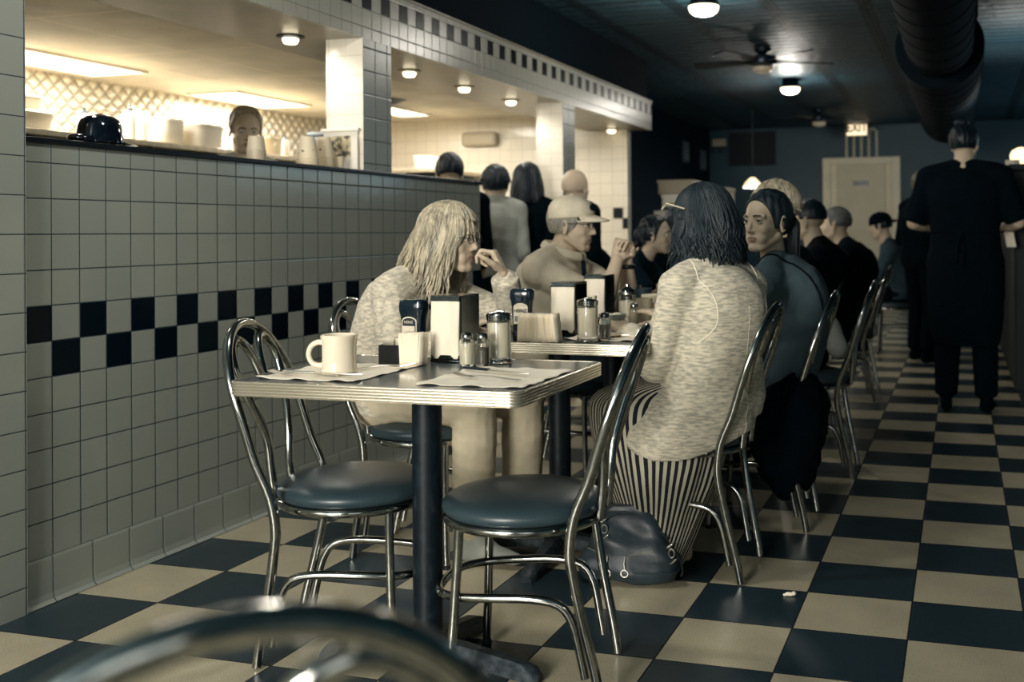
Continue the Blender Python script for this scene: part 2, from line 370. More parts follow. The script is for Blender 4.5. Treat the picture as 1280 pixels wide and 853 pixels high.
def spl(P, k, closed, r):
    """Catmull-Rom resample, k steps per segment"""
    P = [Vector(p) for p in P]; n = len(P); out = []; ro = []
    R = r if isinstance(r, (list, tuple)) else [r]*n
    seg = n if closed else n-1
    for i in range(seg):
        if closed: p0, p1, p2, p3 = P[i-1], P[i], P[(i+1) % n], P[(i+2) % n]
        else: p0, p1, p2, p3 = P[max(i-1, 0)], P[i], P[i+1], P[min(i+2, n-1)]
        for q in range(k):
            t = q/k
            out.append(.5*((2*p1)+(p2-p0)*t+(2*p0-5*p1+4*p2-p3)*t*t+(3*p1-p0-3*p2+p3)*t**3))
            ro.append(R[i]*(1-t)+R[(i+1) % n]*t)
    if not closed: out.append(P[-1]); ro.append(R[-1])
    return out, ro
def obj(name, mb, m, parent=None, bevel=0, smooth=True, loc=None, rot=None, seg=2, auto=True):
    me = mb if isinstance(mb, bpy.types.Mesh) else mb.mesh(name, smooth)
    o = bpy.data.objects.new(name, me); C.objects.link(o)
    if m is not None: me.materials.append(M[m] if isinstance(m, str) else m)
    if parent: o.parent = parent
    if loc: o.location = loc
    if rot: o.rotation_euler = rot
    if bevel:
        b = o.modifiers.new('bevel', 'BEVEL'); b.width = bevel; b.segments = seg; b.limit_method = 'ANGLE'; b.harden_normals = False
    if smooth and auto:
        try: me.set_sharp_from_angle(angle=math.radians(38))
        except Exception: pass
    return o
def thing(name, label, cat, loc=(0, 0, 0), rz=0, group=None):
    o = bpy.data.objects.new(name, None); C.objects.link(o); o.empty_display_size = .1
    o.location = loc; o.rotation_euler = (0, 0, rz); o['label'] = label; o['category'] = cat
    if group: o['group'] = group
    return o
def tag(o, label, cat, group=None, kind=None):
    if label: o['label'] = label
    if cat: o['category'] = cat
    if group: o['group'] = group
    if kind: o['kind'] = kind
    return o
def struct(name, mb, m, **kw):
    o = obj(name, mb, m, **kw); o['kind'] = 'structure'; return o
KIDS = {}
def kids(o):
    return [c for c in bpy.data.objects if c.parent == o]
def dup(root, loc, rz, label=None, group=None, scale=None):
    r = root.copy(); C.objects.link(r); r.location = loc; r.rotation_euler = (0, 0, rz)
    if scale: r.scale = (scale,)*3
    if label: r['label'] = label
    if group: r['group'] = group
    for ch in kids(root):
        c = ch.copy(); C.objects.link(c); c.parent = r
        for g in kids(ch):
            d = g.copy(); C.objects.link(d); d.parent = c
    return r
def remeshed(mb, vox, smooth_it=6, fac=.5, name='m', disp=None, decim=None):
    me0 = mb.mesh(name); o = bpy.data.objects.new('tmp', me0); C.objects.link(o)
    r = o.modifiers.new('r', 'REMESH'); r.mode = 'VOXEL'; r.voxel_size = vox; r.use_smooth_shade = True
    s = o.modifiers.new('s', 'SMOOTH'); s.iterations = smooth_it; s.factor = fac
    dg = bpy.context.evaluated_depsgraph_get(); dg.update()
    me = bpy.data.meshes.new_from_object(o.evaluated_get(dg)); me.name = name
    bpy.data.objects.remove(o); bpy.data.meshes.remove(me0)
    me.polygons.foreach_set('use_smooth', [True]*len(me.polygons))
    if disp:
        n = len(me.vertices); co = np.zeros(n*3, 'f'); no = np.zeros(n*3, 'f')
        me.vertices.foreach_get('co', co); me.vertex_normals.foreach_get('vector', no)
        co = co.reshape(-1, 3); no = no.reshape(-1, 3); co = disp(co, no); me.vertices.foreach_set('co', co.astype('f').ravel()); me.update()
    return me
def text(name, body, size, m, parent, loc, rot, extrude=.0006, align='CENTER', sx=1, bold=0):
    cu = bpy.data.curves.new(name, 'FONT'); cu.body = body; cu.size = size; cu.extrude = extrude; cu.align_x = align; cu.align_y = 'CENTER'; cu.offset = bold
    t = bpy.data.objects.new('tmp', cu); C.objects.link(t)
    dg = bpy.context.evaluated_depsgraph_get(); dg.update()
    me = bpy.data.meshes.new_from_object(t.evaluated_get(dg)); bpy.data.objects.remove(t)
    o = bpy.data.objects.new(name, me); C.objects.link(o); me.materials.append(M[m]); o.parent = parent; o.location = loc; o.rotation_euler = rot; o.scale = (sx, 1, 1)
    return o
# ---------------------------------------------------------------- room shell
def sbox(name, m, *a, **k): return struct(name, MB().box(*a), m, smooth=False, **k)
sbox('floor', 'floor', -5.6, 2.7, -2.6, 15.7, -.06, 0)
sbox('ceiling', 'tin', -3.7, 2.7, -2.6, 15.7, 2.6, 2.66)
sbox('wall_back', 'wall_paint', -3.7, 2.7, 15.6, 15.7, 0, 2.6)
sbox('wall_right', 'wall_paint', 2.6, 2.7, -2.6, 15.7, 0, 2.6)
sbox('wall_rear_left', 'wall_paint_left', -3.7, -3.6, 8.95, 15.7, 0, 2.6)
# front wall with two window openings
fw = MB()
for a in ((-2.6, -2.3, 0, 2.6), (-.4, .3, 0, 2.6), (2.2, 2.7, 0, 2.6), (-2.3, -.4, 0, .87), (.3, 2.2, 0, .87), (-2.3, -.4, 2.37, 2.6), (.3, 2.2, 2.37, 2.6)):
    fw.box(a[0], a[1], -2.6, -2.5, a[2], a[3])
struct('wall_front', fw, 'wall_paint', smooth=False)
for i, (x0, x1) in enumerate(((-2.3, -.4), (.3, 2.2))):
    w = MB()
    for a in ((x0, x0+.05, .87, 2.37), (x1-.05, x1, .87, 2.37), (x0, x1, .87, .92), (x0, x1, 2.32, 2.37), ((x0+x1)/2-.02, (x0+x1)/2+.02, .87, 2.37)):
        w.box(a[0], a[1], -2.58, -2.52, a[2], a[3])
    wo = struct('window_%d' % (i+1), w, 'trim_paint', smooth=False)
    g = obj('pane', MB().box(x0+.05, x1-.05, -2.555, -2.549, .92, 2.32), 'pane', wo, smooth=False); g['kind'] = 'structure'
# the nearer stretch of tiled wall (pier face stands proud of the half wall)
wn = MB().box(-2.75, -2.571, -2.5, 2.424, 0, 2.6); struct('wall_near_pier', wn, 'pier_tile', smooth=False)
# tiled half wall between kitchen and dining room
struct('wall_left', MB().box(-2.74, -2.597, 2.424, 5.5, .0, 1.357), 'wall_tile', smooth=False)
bt = MB()
bt.loft([[(x, y, z) for x, z in ((-2.60, .137), (-2.5905, .137), (-2.5885, .13), (-2.588, .03), (-2.584, .012), (-2.574, .002), (-2.60, .0))] for y in (2.424, 5.5)])
struct('baseboard_left', bt, 'base_tile', smooth=False)
le = MB().box(-2.76, -2.585, 2.424, 5.515, 1.357, 1.376); struct('trim_ledge', le, 'ledge', smooth=False, bevel=.004)
# beam over the opening
sbox('wall_beam_face', 'beam_tile', -2.622, -2.597, 2.424, 9.0, 1.978, 2.228)
sbox('wall_soffit', 'soffit', -3.15, -2.622, 2.424, 9.0, 1.979, 2.2)
sbox('trim_beam_cap', 'soffit', -2.63, -2.588, 2.424, 9.01, 2.228, 2.238)
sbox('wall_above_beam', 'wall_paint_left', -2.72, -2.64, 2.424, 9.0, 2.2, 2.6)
# columns
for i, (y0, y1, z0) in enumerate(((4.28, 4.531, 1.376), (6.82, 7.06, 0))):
    c = MB().box(-2.79, -2.598, y0, y1, z0, 1.979); o = struct('wall_column_%s' % ('near', 'far')[i], c, 'col_tile_shaded', smooth=False)
    o.data.materials.append(M['col_tile_lit'])
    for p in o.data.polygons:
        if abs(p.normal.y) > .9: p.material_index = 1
# kitchen shell
sbox('wall_kitchen_back', 'quilt', -5.6, -5.5, .5, 8.95, 0, 2.14)
sbox('wall_kitchen_end', 'end_tile', -5.5, -2.775, 8.85, 8.95, 0, 2.13)
sbox('wall_kitchen_front', 'kwhite', -5.5, -2.75, .5, .6, 0, 2.13)
sbox('ceiling_kitchen', 'kceil', -5.6, -3.15, .5, 8.95, 2.12, 2.2)
# two dark tiles on the end wall beside the opening
sbox('trim_dark_tiles', 'black', -2.905, -2.82, 8.842, 8.85, 1.21, 1.30)
sbox('trim_dark_tile_low', 'black', -2.82, -2.775, 8.842, 8.85, 1.12, 1.21)

# ---------------------------------------------------------------- back wall: door, transom, exit sign, grille
d1 = MB()
for a in ((-1.912, -1.80, 0, 2.135), (-.935, -.824, 0, 2.135), (-1.80, -.935, 2.04, 2.135)): d1.box(a[0], a[1], 15.5, 15.6, a[2], a[3])
d1.box(-1.80, -1.70, 15.54, 15.6, 0, 2.04); d1.box(-1.03, -.935, 15.56, 15.6, 0, 2.04)
do = struct('door_1', d1, 'trim_paint', smooth=False, bevel=.006)
dp = obj('door_panel', MB().box(-1.70, -1.03, 15.52, 15.58, 0, 2.04), 'door_paint', do, smooth=False, bevel=.005)
pf = MB()
for z0, z1 in ((.18, .92), (1.06, 1.62)): pf.box(-1.60, -1.40, 15.515, 15.522, z0, z1); pf.box(-1.33, -1.13, 15.515, 15.522, z0, z1)
obj('moulding', pf, 'door_paint', do, smooth=False, bevel=.003)
obj('door_handle', MB().cap((-1.08, 15.47, .98), (-1.08, 15.52, .98), .02).ell((-1.08, 15.46, .98), .028), 'chrome', do)
obj('door_sign', MB().box(-1.483, -1.262, 15.505, 15.515, 1.73, 1.80), 'black', do, smooth=False)
tr = MB()
for x in (-1.575, -1.47, -1.365, -1.26, -1.15): tr.box(x-.012, x+.012, 15.56, 15.598, 2.14, 2.55)
tr.box(-1.587, -1.138, 15.56, 15.598, 2.525, 2.55)
struct('trim_transom_bars', tr, 'door_paint', smooth=False)
ex = thing('exit_sign', 'lit white EXIT sign hanging above the white back door', 'exit sign', (-1.41, 15.40, 2.545))
obj('housing', MB().box(-.15, .15, -.03, .03, -.115, .115), 'kgrey', ex, smooth=False, bevel=.006)
obj('face', MB().box(-.138, .138, -.036, -.0302, -.103, .103), 'exit_face', ex, smooth=False)
text('letters', 'EXIT', .175, 'exit_letter', ex, (0, -.039, -.002), (PI/2, 0, 0), .002, sx=.80, bold=.006)
obj('bracket', MB().box(-.05, .05, -.02, .02, .115, .055+.0), 'kgrey', ex, smooth=False) if False else None
gr = thing('wall_grille', 'dark louvred vent grille high on the back wall', 'vent', (-2.95, 15.59, 2.31))
obj('frame', MB().box(-.35, .35, -.02, .0, -.25, .25), 'blackmatte', gr, smooth=False, bevel=.004)
lv = MB()
for k in range(14): lv.box(-.32, .32, -.032, -.02, -.23+k*.034, -.215+k*.034)
obj('louvres', lv, 'blackmatte', gr, smooth=False)
em = thing('emergency_light', 'pale emergency light box high in the back left corner', 'emergency light', (-3.44, 15.56, 2.41))
obj('housing', MB().box(-.10, .10, -.05, .035, -.055, .055), 'kgrey', em, smooth=False, bevel=.008)
obj('lamp_head', MB().ell((-.06, -.06, -.11), .045).ell((.06, -.06, -.11), .045).cap((-.06, 0, -.05), (-.06, -.03, -.09), .012).cap((.06, 0, -.05), (.06, -.03, -.09), .012), 'kdark', em)
for (y, z0, z1, w, lb) in ((14.1, 2.03, 2.32, .33, 'nearer'), (15.12, 1.98, 2.28, .34, 'farther')):
    p = thing('framed_picture', 'narrow framed picture on the dark left wall, the %s from the camera' % lb, 'picture', (-3.595, y, (z0+z1)/2), 0)
    hh = (z1-z0)/2
    obj('picture_frame', MB().box(-.004, .02, -w/2, w/2, -hh, hh), 'kdark', p, smooth=False, bevel=.004)
    obj('picture_print', MB().box(.0205, .023, -w/2+.04, w/2-.04, -hh+.03, hh-.03), grainy('faded_print_'+lb, rgb(112, 118, 114), rgb(66, 78, 84), 9, .5, 0, 0), p, smooth=False)

# stainless service station by the back left opening
for i, (x0, x1, z0, z1, y0, m, nm, lb) in enumerate((
    (-2.86, -2.50, .86, 1.29, 10.0, 'kwhite', 'steel_cabinet', 'pale lit steel cabinet, lowest of the pile left of the back room'),
    (-2.80, -2.38, 1.33, 1.45, 10.05, 'kwhite', 'steel_tray', 'bright wide tray on top of the pale steel cabinet'),
    (-2.84, -2.50, 1.455, 1.59, 10.05, 'kgrey', 'storage_box', 'greyish box stacked on the bright wide tray'),
    (-2.44, -2.22, 1.30, 1.52, 10.35, 'kgrey', 'storage_box', 'tall tan box behind the bright wide tray'))):
    t = thing(nm, lb, 'cabinet' if i == 0 else 'box' if i > 1 else 'tray', ((x0+x1)/2, y0, z0))
    w = (x1-x0)/2; h = z1-z0
    obj('body', MB().box(-w, w, 0, .4, 0, h), m, t, smooth=False, bevel=.012)
    obj('rim', MB().box(-w-.008, w+.008, -.008, .408, h-.03, h+.004), m, t, smooth=False, bevel=.006)
ct = thing('service_table', 'dark steel service table under the pale cabinet beyond the tiled beam', 'table', (-2.6, 10.2, 0))
obj('tabletop', MB().box(-.35, .45, -.25, .35, .82, .86), 'kdark', ct, smooth=False, bevel=.005)
obj('undershelf', MB().box(-.33, .43, -.22, .32, .25, .28), 'kdark', ct, smooth=False, bevel=.004)
for sx in (-.32, .42):
    for sy in (-.22, .32): obj('leg', MB().cap((sx, sy, .02), (sx, sy, .82), .02), 'kdark', ct)
sp = obj('storage_block', MB().box(-2.5, -2.2, 10.33, 10.62, .861, 1.30), 'kgrey', None, smooth=False, bevel=.01); tag(sp, 'tan box under the tall tan box beyond the beam', 'box')
b_ = obj('steel_slab', MB().box(-2.83, -2.45, 10.05, 10.4, 1.294, 1.33), 'kdark', None, smooth=False, bevel=.004); tag(b_, 'dark slab between pale cabinet and bright tray', 'slab')

# ---------------------------------------------------------------- ceiling lights, fans, duct, pendant
def dome(x, y, lb, grp):
    t = thing('ceiling_light', lb, 'ceiling light', (x, y, 2.6), 0, grp)
    obj('mount', MB().lathe([(.0, 0), (.075, 0), (.085, -.03), (.088, -.06), (.100, -.075), (.100, -.09), (.0, -.09)]), 'fan_metal', t)
    obj('glass_dome', MB().lathe([(.0, -.088), (.096, -.088), (.095, -.105), (.085, -.125), (.062, -.142), (.03, -.15), (.0, -.151)]), 'emit_dome', t)
dome(DOMES[0][0], DOMES[0][1], 'lit dome ceiling light nearest the camera', None)
dome(DOMES[2][0], DOMES[2][1], 'lit dome ceiling light above the nearest table', None)
dome(DOMES[1][0], DOMES[1][1], 'lit dome ceiling light farther back, beyond the first ceiling fan', None)
def fan(x, y, lb):
    t = thing('ceiling_fan', lb, 'ceiling fan', (x, y, 2.6))
    obj('canopy', MB().lathe([(0, 0), (.07, 0), (.07, -.03), (.03, -.05), (.02, -.06), (0, -.06)]), 'fan_metal', t)
    obj('motor', MB().lathe([(0, -.055), (.06, -.06), (.11, -.075), (.12, -.11), (.11, -.14), (.06, -.155), (0, -.155)]), 'fan_metal', t)
    obj('light_bowl', MB().lathe([(.05, -.155), (.085, -.16), (.08, -.185), (.05, -.205), (0, -.212)]), 'dome_glow', t)
    for k in range(5):
        a = 2*PI*k/5+.5
        bl = MB().loft([[(r*math.cos(a)-w*math.sin(a)*s, r*math.sin(a)+w*math.cos(a)*s, -.115+dz+.012*s) for s, dz in ((-1, 0), (1, 0), (1, .008), (-1, .008))] for r, w in ((.10, .03), (.18, .05), (.45, .065), (.58, .06), (.60, .045))])
        obj('blade', bl, 'fan_metal', t, smooth=False)
fan(-1.56, 8.73, 'dark ceiling fan between the two lit dome lights'); fan(-1.69, 13.4, 'dark ceiling fan farthest back, left of the EXIT sign')
pl = thing('pendant_lamp', 'small lit cone pendant lamp hanging near the back wall', 'pendant lamp', (-2.46, 13.0, 1.63))
obj('shade', MB().lathe([(.028, .12), (.05, .10), (.09, .055), (.118, .0), (.122, -.004), (.112, .0), (.085, .05), (.045, .092), (.0, .1)]), 'emit_shade', pl)
obj('cord', MB().tube([(0, 0, .11), (0, 0, .97)], .006), 'black', pl)
obj('bulb', MB().ell((0, 0, .03), .035), 'emit_dome', pl)
du = thing('air_duct', 'large dark round air duct under the ceiling above the aisle', 'duct', (-.13, 0, 2.3))
def ring_duct(m, y0, y1, r, z=0):
    n = 40; rr = []
    k = max(2, int((y1-y0)/.35))
    for i in range(k+1):
        y = y0+(y1-y0)*i/k
        for e, q in ((-.012, r), (-.01, r+.004), (.01, r+.004), (.012, r)) if 0 < i < k else ((0, r),):
            rr.append([(q*math.cos(2*PI*j/n), y+e, z+q*math.sin(2*PI*j/n)) for j in range(n)])
    m.loft(rr); return m
obj('near_section', ring_duct(MB(), 3.2, 7.35, .215), 'duct', du)
obj('far_section', ring_duct(MB(), 7.3, 11.9, .285), 'duct', du)
hg = MB()
for y in (4.2, 6.4, 9.0, 11.0): hg.box(-.23, -.215, y, y+.03, 0, .3); hg.box(.215, .23, y, y+.03, 0, .3)
obj('hanger', hg, 'duct', du, smooth=False)
# the bowl lamp on the counter lights the ceiling above it
spot('sconce_uplight', (.46, 8.95, 1.80), 34, WARM, 2.5, .06).rotation_euler = (PI, 0, 0)
sc_ = thing('wall_sconce', 'uplight bowl lamp standing on the high counter at right', 'lamp', (.46, 9.0, 1.595))
obj('bowl_shade', MB().lathe([(.02, 0), (.06, .012), (.085, .04), (.088, .085), (.07, .12), (.03, .14), (0, .145)]), 'emit_shade', sc_)
obj('foot', MB().lathe([(0, -.10), (.05, -.10), (.05, -.09), (.012, -.08), (.012, .01), (0, .01)]), 'fan_metal', sc_)
cr = thing('host_counter', 'tall dark counter along the right side of the aisle', 'counter', (.75, 8.6, 0))
obj('carcass', MB().box(-.44, .6, -1.6, 2.0, .08, 1.45), 'blackmatte', cr, smooth=False, bevel=.01)
obj('countertop', MB().box(-.47, .64, -1.63, 2.03, 1.45, 1.49), 'blackmatte', cr, smooth=False, bevel=.008)
obj('plinth', MB().box(-.40, .58, -1.55, 1.95, 0, .08), 'blackmatte', cr, smooth=False)
for i in range(4):
    t = obj('takeout_stack', MB().lathe([(.03, 0), (.045, .002), (.052, .10), (.05, .10), (.0, .098)], c=(.36+.13*i, 8.25-.1*(i%2), 1.492)), 'kwhite', None)
    tag(t, 'tan cup standing in the row on the tall dark counter', 'cup', 'cups on the tall dark counter at right')
# ---------------------------------------------------------------- chairs (chromed bentwood-style parlour chairs)
XT, ZT, XK, ZK = -.305, .852, -.145, .355
def xz(z):
    # back tube in side view, slightly bowed
    f = (z-ZK)/(ZT-ZK); return XK+(XT-XK)*(f*.82+.18*f*f)
def make_chair(label, grp):
    t = thing('dining_chair', label, 'chair', (0, 0, 0), 0, grp)
    tr_ = .0125
    # outer hoop from floor to floor
    L = []
    L += [(-.209, .147, .005), (-.196, .152, .08), (-.170, .165, .20), (-.152, .177, .30), (-.146, .182, .36), (-.158, .187, .44)]
    for z in (.52, .60, .66): L.append((xz(z), .190-.004*(z-.5), z))
    zc = ZT-.178
    for a in range(12, 90, 13): L.append((xz(zc+.178*math.sin(math.radians(a))), .186*math.cos(math.radians(a)), zc+.178*math.sin(math.radians(a))))
    L.append((XT, 0, ZT)); R = [(x, -y, z) for x, y, z in reversed(L[:-1])]
    obj('back_hoop', MB().tube(L+R, tr_, 12, smooth=3), 'chrome', t)
    # inner tube: two arches meeting in a V
    I = [(-.196, .060, .405), (-.205, .062, .48), (xz(.56)-.006, .074, .56), (xz(.64), .104, .64), (xz(.70), .128, .70), (xz(.755), .134, .755), (xz(.795), .116, .795), (xz(.815)+.001, .080, .815), (xz(.800)+.003, .044, .800), (xz(.765)+.004, .022, .765), (xz(.725)+.004, .0125, .725), (xz(.70)+.005, .008, .70)]
    J = [(x, -y, z) for x, y, z in reversed(I)]
    obj('inner_arches', MB().tube(I+[(xz(.694)+.005, 0, .694)]+J, .0115, 12, smooth=3), 'chrome', t)
    # seat
    obj('seat', MB().lathe([(0, .408), (.178, .408), (.192, .411), (.1985, .418), (.2005, .426), (.198, .435), (.189, .444), (.17, .453), (.13, .461), (.07, .466), (0, .468)], n=48), 'vinyl', t)
    obj('seat_ring', MB().tube([(.187*math.cos(2*PI*k/40), .187*math.sin(2*PI*k/40), .398) for k in range(40)], .0115, 10, closed=True), 'chrome', t)
    for s in (-1, 1):
        obj('front_leg', MB().tube([(.125, s*.135, .398), (.128, s*.145, .3), (.136, s*.160, .14), (.145, s*.174, .004)], .0115, 12, smooth=2), 'chrome', t)
        obj('foot_glide', MB().lathe([(0, 0), (.0135, 0), (.0135, .014), (0, .014)], 12, c=(.145, s*.174, 0)), 'black', t)
    B = [(-.172, .138, .055), (-.160, .143, .12), (-.145, .149, .185), (-.115, .153, .226), (-.05, .154, .238), (.04, .150, .236), (.118, .140, .232), (.165, .118, .230), (.192, .075, .229), (.200, 0, .229)]
    obj('brace', MB().tube(B+[(x, -y, z) for x, y, z in reversed(B[:-1])], .0105, 12, smooth=3), 'chrome', t)
    return t
GC = 'chrome parlour chairs with round dark seats'
chA = make_chair('empty chrome chair with round dark seat at left end of the nearest table', GC)
CH = [(-1.524, 2.469, .241), (-1.033, 2.43, 3.313, 'empty chrome chair with round dark seat, right of the nearest table'),
      (-.632, .743, math.radians(136.5), 'blurred chair hoop in the foreground at the bottom left'),
      (-1.75, 3.29, .03, 'chrome chair under the blonde woman resting her chin on her hand, by the tiled wall'),
      (-.862, 3.375, PI-.02, 'chrome chair under the woman in the pale cardigan and striped skirt'),
      (-1.66, 4.40, .0, 'chrome chair under the man in the baseball cap'),
      (-.75, 3.99, PI, 'chrome chair under the young woman looking at the camera'),
      (-.675, 4.87, PI+.02, 'chrome chair under the fair-haired person behind the young woman'),
      (-.90, 5.85, PI, 'chrome chair under the man with the dark buzz cut'),
      (-.74, 7.05, PI-.03, 'chrome chair under the balding man in the dark jacket'),
      (-1.95, 6.15, .0, 'chrome chair under the dark-haired woman in profile'),
      (-2.0, 7.0, .0, 'chrome chair under the farthest dark-haired diner on the left'),
      (-.57, 9.75, PI, 'chrome chair under the man in the backward cap')]
chA.location = (CH[0][0], CH[0][1], 0); chA.rotation_euler = (0, 0, CH[0][2])
for c_ in CH[1:]: dup(chA, (c_[0], c_[1], 0), c_[2], c_[3])

# ---------------------------------------------------------------- tables
def rrect(x0, x1, y0, y1, r, n=6):
    P = []
    for cx_, cy_, a0 in ((x1-r, y1-r, 0), (x0+r, y1-r, 90), (x0+r, y0+r, 180), (x1-r, y0+r, 270)):
        for k in range(n+1): a = math.radians(a0+90*k/n); P.append((cx_+r*math.cos(a), cy_+r*math.sin(a)))
    return P
def make_table(label, w=.742, d=.566):
    t = thing('diner_table', label, 'table', (0, 0, 0), 0, 'diner tables in a row')
    x, y = w/2, d/2
    obj('tabletop', MB().prism(rrect(-x+.004, x-.004, -y+.004, y-.004, .026), .708, .7415), 'laminate', t, smooth=False)
    # ribbed metal edge band
    prof = [(0, .7425), (.004, .7425)]
    for k in range(5):
        z = .7418-k*.0068; prof += [(.0062, z-.0003), (.0068, z-.0020), (.0068, z-.0036), (.0062, z-.0052), (.0022, z-.0055), (.0022, z-.0066)]
    prof += [(.004, .7078), (0, .7078)]
    base = rrect(-x+.006, x-.006, -y+.006, y-.006, .024)
    n = len(base); rings = []
    for i, (bx, by) in enumerate(base):
        p0 = Vector(base[i-1]); p1 = Vector(base[(i+1) % n]); tt = (p1-p0).normalized(); nn = Vector((tt.y, -tt.x))
        rings.append([(bx+nn.x*o, by+nn.y*o, z) for o, z in prof])
    obj('metal_edge', MB().loft(rings, closed_v=True), 'edge', t)
    obj('post', MB().lathe([(0, .06), (.037, .06), (.037, .695), (0, .695)], 28), 'post', t)
    obj('mounting_plate', MB().box(-.13, .13, -.13, .13, .692, .708), 'castiron', t, smooth=False)
    f = MB()
    f.lathe([(0, .035), (.06, .035), (.055, .075), (.038, .09), (0, .09)], 20)
    for k in range(4):
        a = k*PI/2+.0; c, s = math.cos(a), math.sin(a); rr = []
        for r_, w_, z0, z1 in ((.02, .034, .03, .08), (.10, .030, .028, .072), (.18, .027, .02, .058), (.25, .027, .008, .046), (.285, .026, .0, .034), (.30, .018, .0, .018)):
            rr.append([(r_*c-q*s*w_, r_*s+q*c*w_, z) for q, z in ((-1, z0), (1, z0), (1, z0*.4+z1*.6), (.55, z1), (-.55, z1), (-1, z0*.4+z1*.6))])
        f.loft(rr)
    obj('cross_base', f, 'castiron', t)
    return t
tb = make_table('nearest small diner table with white mug and ribbed metal edge')
T1 = (-1.279, 2.3945)
tb.location = (T1[0], T1[1], 0)
TB = [(-1.3, 3.365, 'second diner table, with the sugar pourer and packet stack at its front edge'),
      (-1.3, 3.94, 'third diner table, between the capped man and the young woman facing the camera'),
      (-1.3, 4.515, 'fourth diner table in the joined row, behind the milky glass'),
      (-1.33, 6.1, 'diner table in the group behind, by the dark-haired woman in profile'),
      (-1.33, 7.0, 'farthest diner table, beside the balding man')]
for x, y, lb in TB: dup(tb, (x, y, 0), 0, lb)
# ---------------------------------------------------------------- things on the tables
TZ = .7426
def placemat(x0, x1, y0, y1, label, grp='scalloped paper placemats', seed=0):
    nx, ny = 40, 46; vs = []; fs = []
    rnd = random.Random(seed); ph = rnd.random()*6
    for j in range(ny+1):
        for i in range(nx+1):
            u, v = i/nx, j/ny
            sc = .0045
            x = x0+(x1-x0)*u; y = y0+(y1-y0)*v
            eu = abs(2*u-1); ev = abs(2*v-1)
            x += (1 if u > .5 else -1)*sc*abs(math.sin(PI*v*7))*max(0, eu-.8)*5
            y += (1 if v > .5 else -1)*sc*abs(math.sin(PI*u*5))*max(0, ev-.8)*5
            z = .0008+.0035*max(0, math.sin(u*PI*5+ph))*max(0, ev-.55)/.45*(1 if v < .5 else .6)+.0025*max(0, math.sin(v*PI*6+ph))*max(0, eu-.6)/.4
            vs.append((x, y, z))
    for j in range(ny):
        for i in range(nx):
            a = j*(nx+1)+i; fs.append((a, a+1, a+nx+2, a+nx+1))
    o = obj('placemat', MB().add(vs, fs), 'paper', None, loc=(0, 0, TZ))
    s = o.modifiers.new('s', 'SOLIDIFY'); s.thickness = .0004
    return tag(o, label, 'placemat', grp)
placemat(-1.607, -1.345, 2.165, 2.475, 'pale scalloped paper placemat under the white mug', seed=1)
placemat(-1.185, -.925, 2.165, 2.485, 'pale scalloped paper placemat at the right of the nearest table', seed=2)
placemat(-1.215, -.955, 3.19, 3.55, 'paper placemat at the right of the second table, under the small bowl', seed=3)
placemat(-1.215, -.955, 3.74, 4.08, 'paper placemat at the right of the third table, by the tan tumbler', seed=4)
def fork(loc, rz, label, tilt=0):
    t = thing('fork', label, 'fork', loc, rz, 'forks on the placemats'); t.rotation_euler = (0, tilt, rz)
    rr = []
    for x, w, z in ((-.095, .0055, .0025), (-.06, .005, .0035), (-.02, .0028, .006), (.02, .0026, .006), (.035, .006, .0035), (.048, .0105, .0025), (.056, .0115, .003)):
        rr.append([(x, -w, z), (x, w, z), (x, w*.8, z+.0018), (x, -w*.8, z+.0018)])
    obj('handle', MB().loft(rr), 'steel', t)
    ti = MB()
    for k in range(4):
        y = -.0095+.00633*k; ti.loft([[(x, y-.0016, z), (x, y+.0016, z), (x, y+.0016, z+.0016), (x, y-.0016, z+.0016)] for x, z in ((.055, .003), (.075, .004), (.096, .0095))])
    obj('tines', ti, 'steel', t); return t
def knife(loc, rz, label, black=False):
    t = thing('table_knife', label, 'knife', loc, rz, 'table knives on the placemats')
    obj('handle', MB().cap((-.10, 0, .0055), (-.02, 0, .0055), .0058, .0048, flat=.7, up=(0, 0, 1)), 'black' if black else 'steel', t)
    rr = [[(x, -w, .004), (x, w*.8, .004), (x, w*.8, .0053), (x, -w, .0068)] for x, w in ((-.018, .006), (.0, .008), (.06, .0095), (.095, .008), (.112, .002))]
    obj('blade', MB().loft(rr), 'steel', t); return t
MZ = TZ+.0035
fork((-1.51, 2.213, MZ), 3.10, 'steel fork lying in front of the white mug')
fork((-1.40, 2.375, MZ), .25, 'steel fork lying to the right of the white mug, tip raised', tilt=-.07)
knife((-1.475, 2.235, MZ), .02, 'steel knife lying just behind the fork before the white mug')
knife((-1.085, 2.375, MZ), -.33, 'black handled table knife by the salt and pepper shakers', True)
fork((-1.055, 2.265, MZ), 2.92, 'steel fork on the right placemat of the nearest table')
knife((-1.07, 3.30, MZ), .2, 'steel knife on the placemat beside the small bowl')
# mug
mg = thing('coffee_mug', 'thick white diner mug on the left placemat of the nearest table', 'mug', (-1.462, 2.292, TZ+.0035), 0); mg.scale = (.94,)*3
obj('body', MB().lathe([(0, 0), (.036, 0), (.0455, .002), (.047, .006), (.0445, .014), (.0435, .03), (.0438, .07), (.0455, .084), (.0475, .091), (.0475, .096), (.045, .0985), (.042, .096), (.0385, .086), (.037, .05), (.036, .012), (0, .010)], 48), 'ceramic', mg)
obj('handle', MB().tube([(-.042, -.004, .076), (-.060, -.008, .077), (-.077, -.012, .066), (-.083, -.014, .046), (-.076, -.012, .026), (-.060, -.008, .017), (-.041, -.004, .018)], [.0072, .0072, .0068, .0066, .0066, .007, .0076], 14, smooth=4), 'ceramic', mg)
obj('coffee', MB().lathe([(0, .074), (.0372, .074), (.0372, .0745), (0, .0745)], 32), mat('black_coffee', rgb(20, 18, 16), .05), mg)
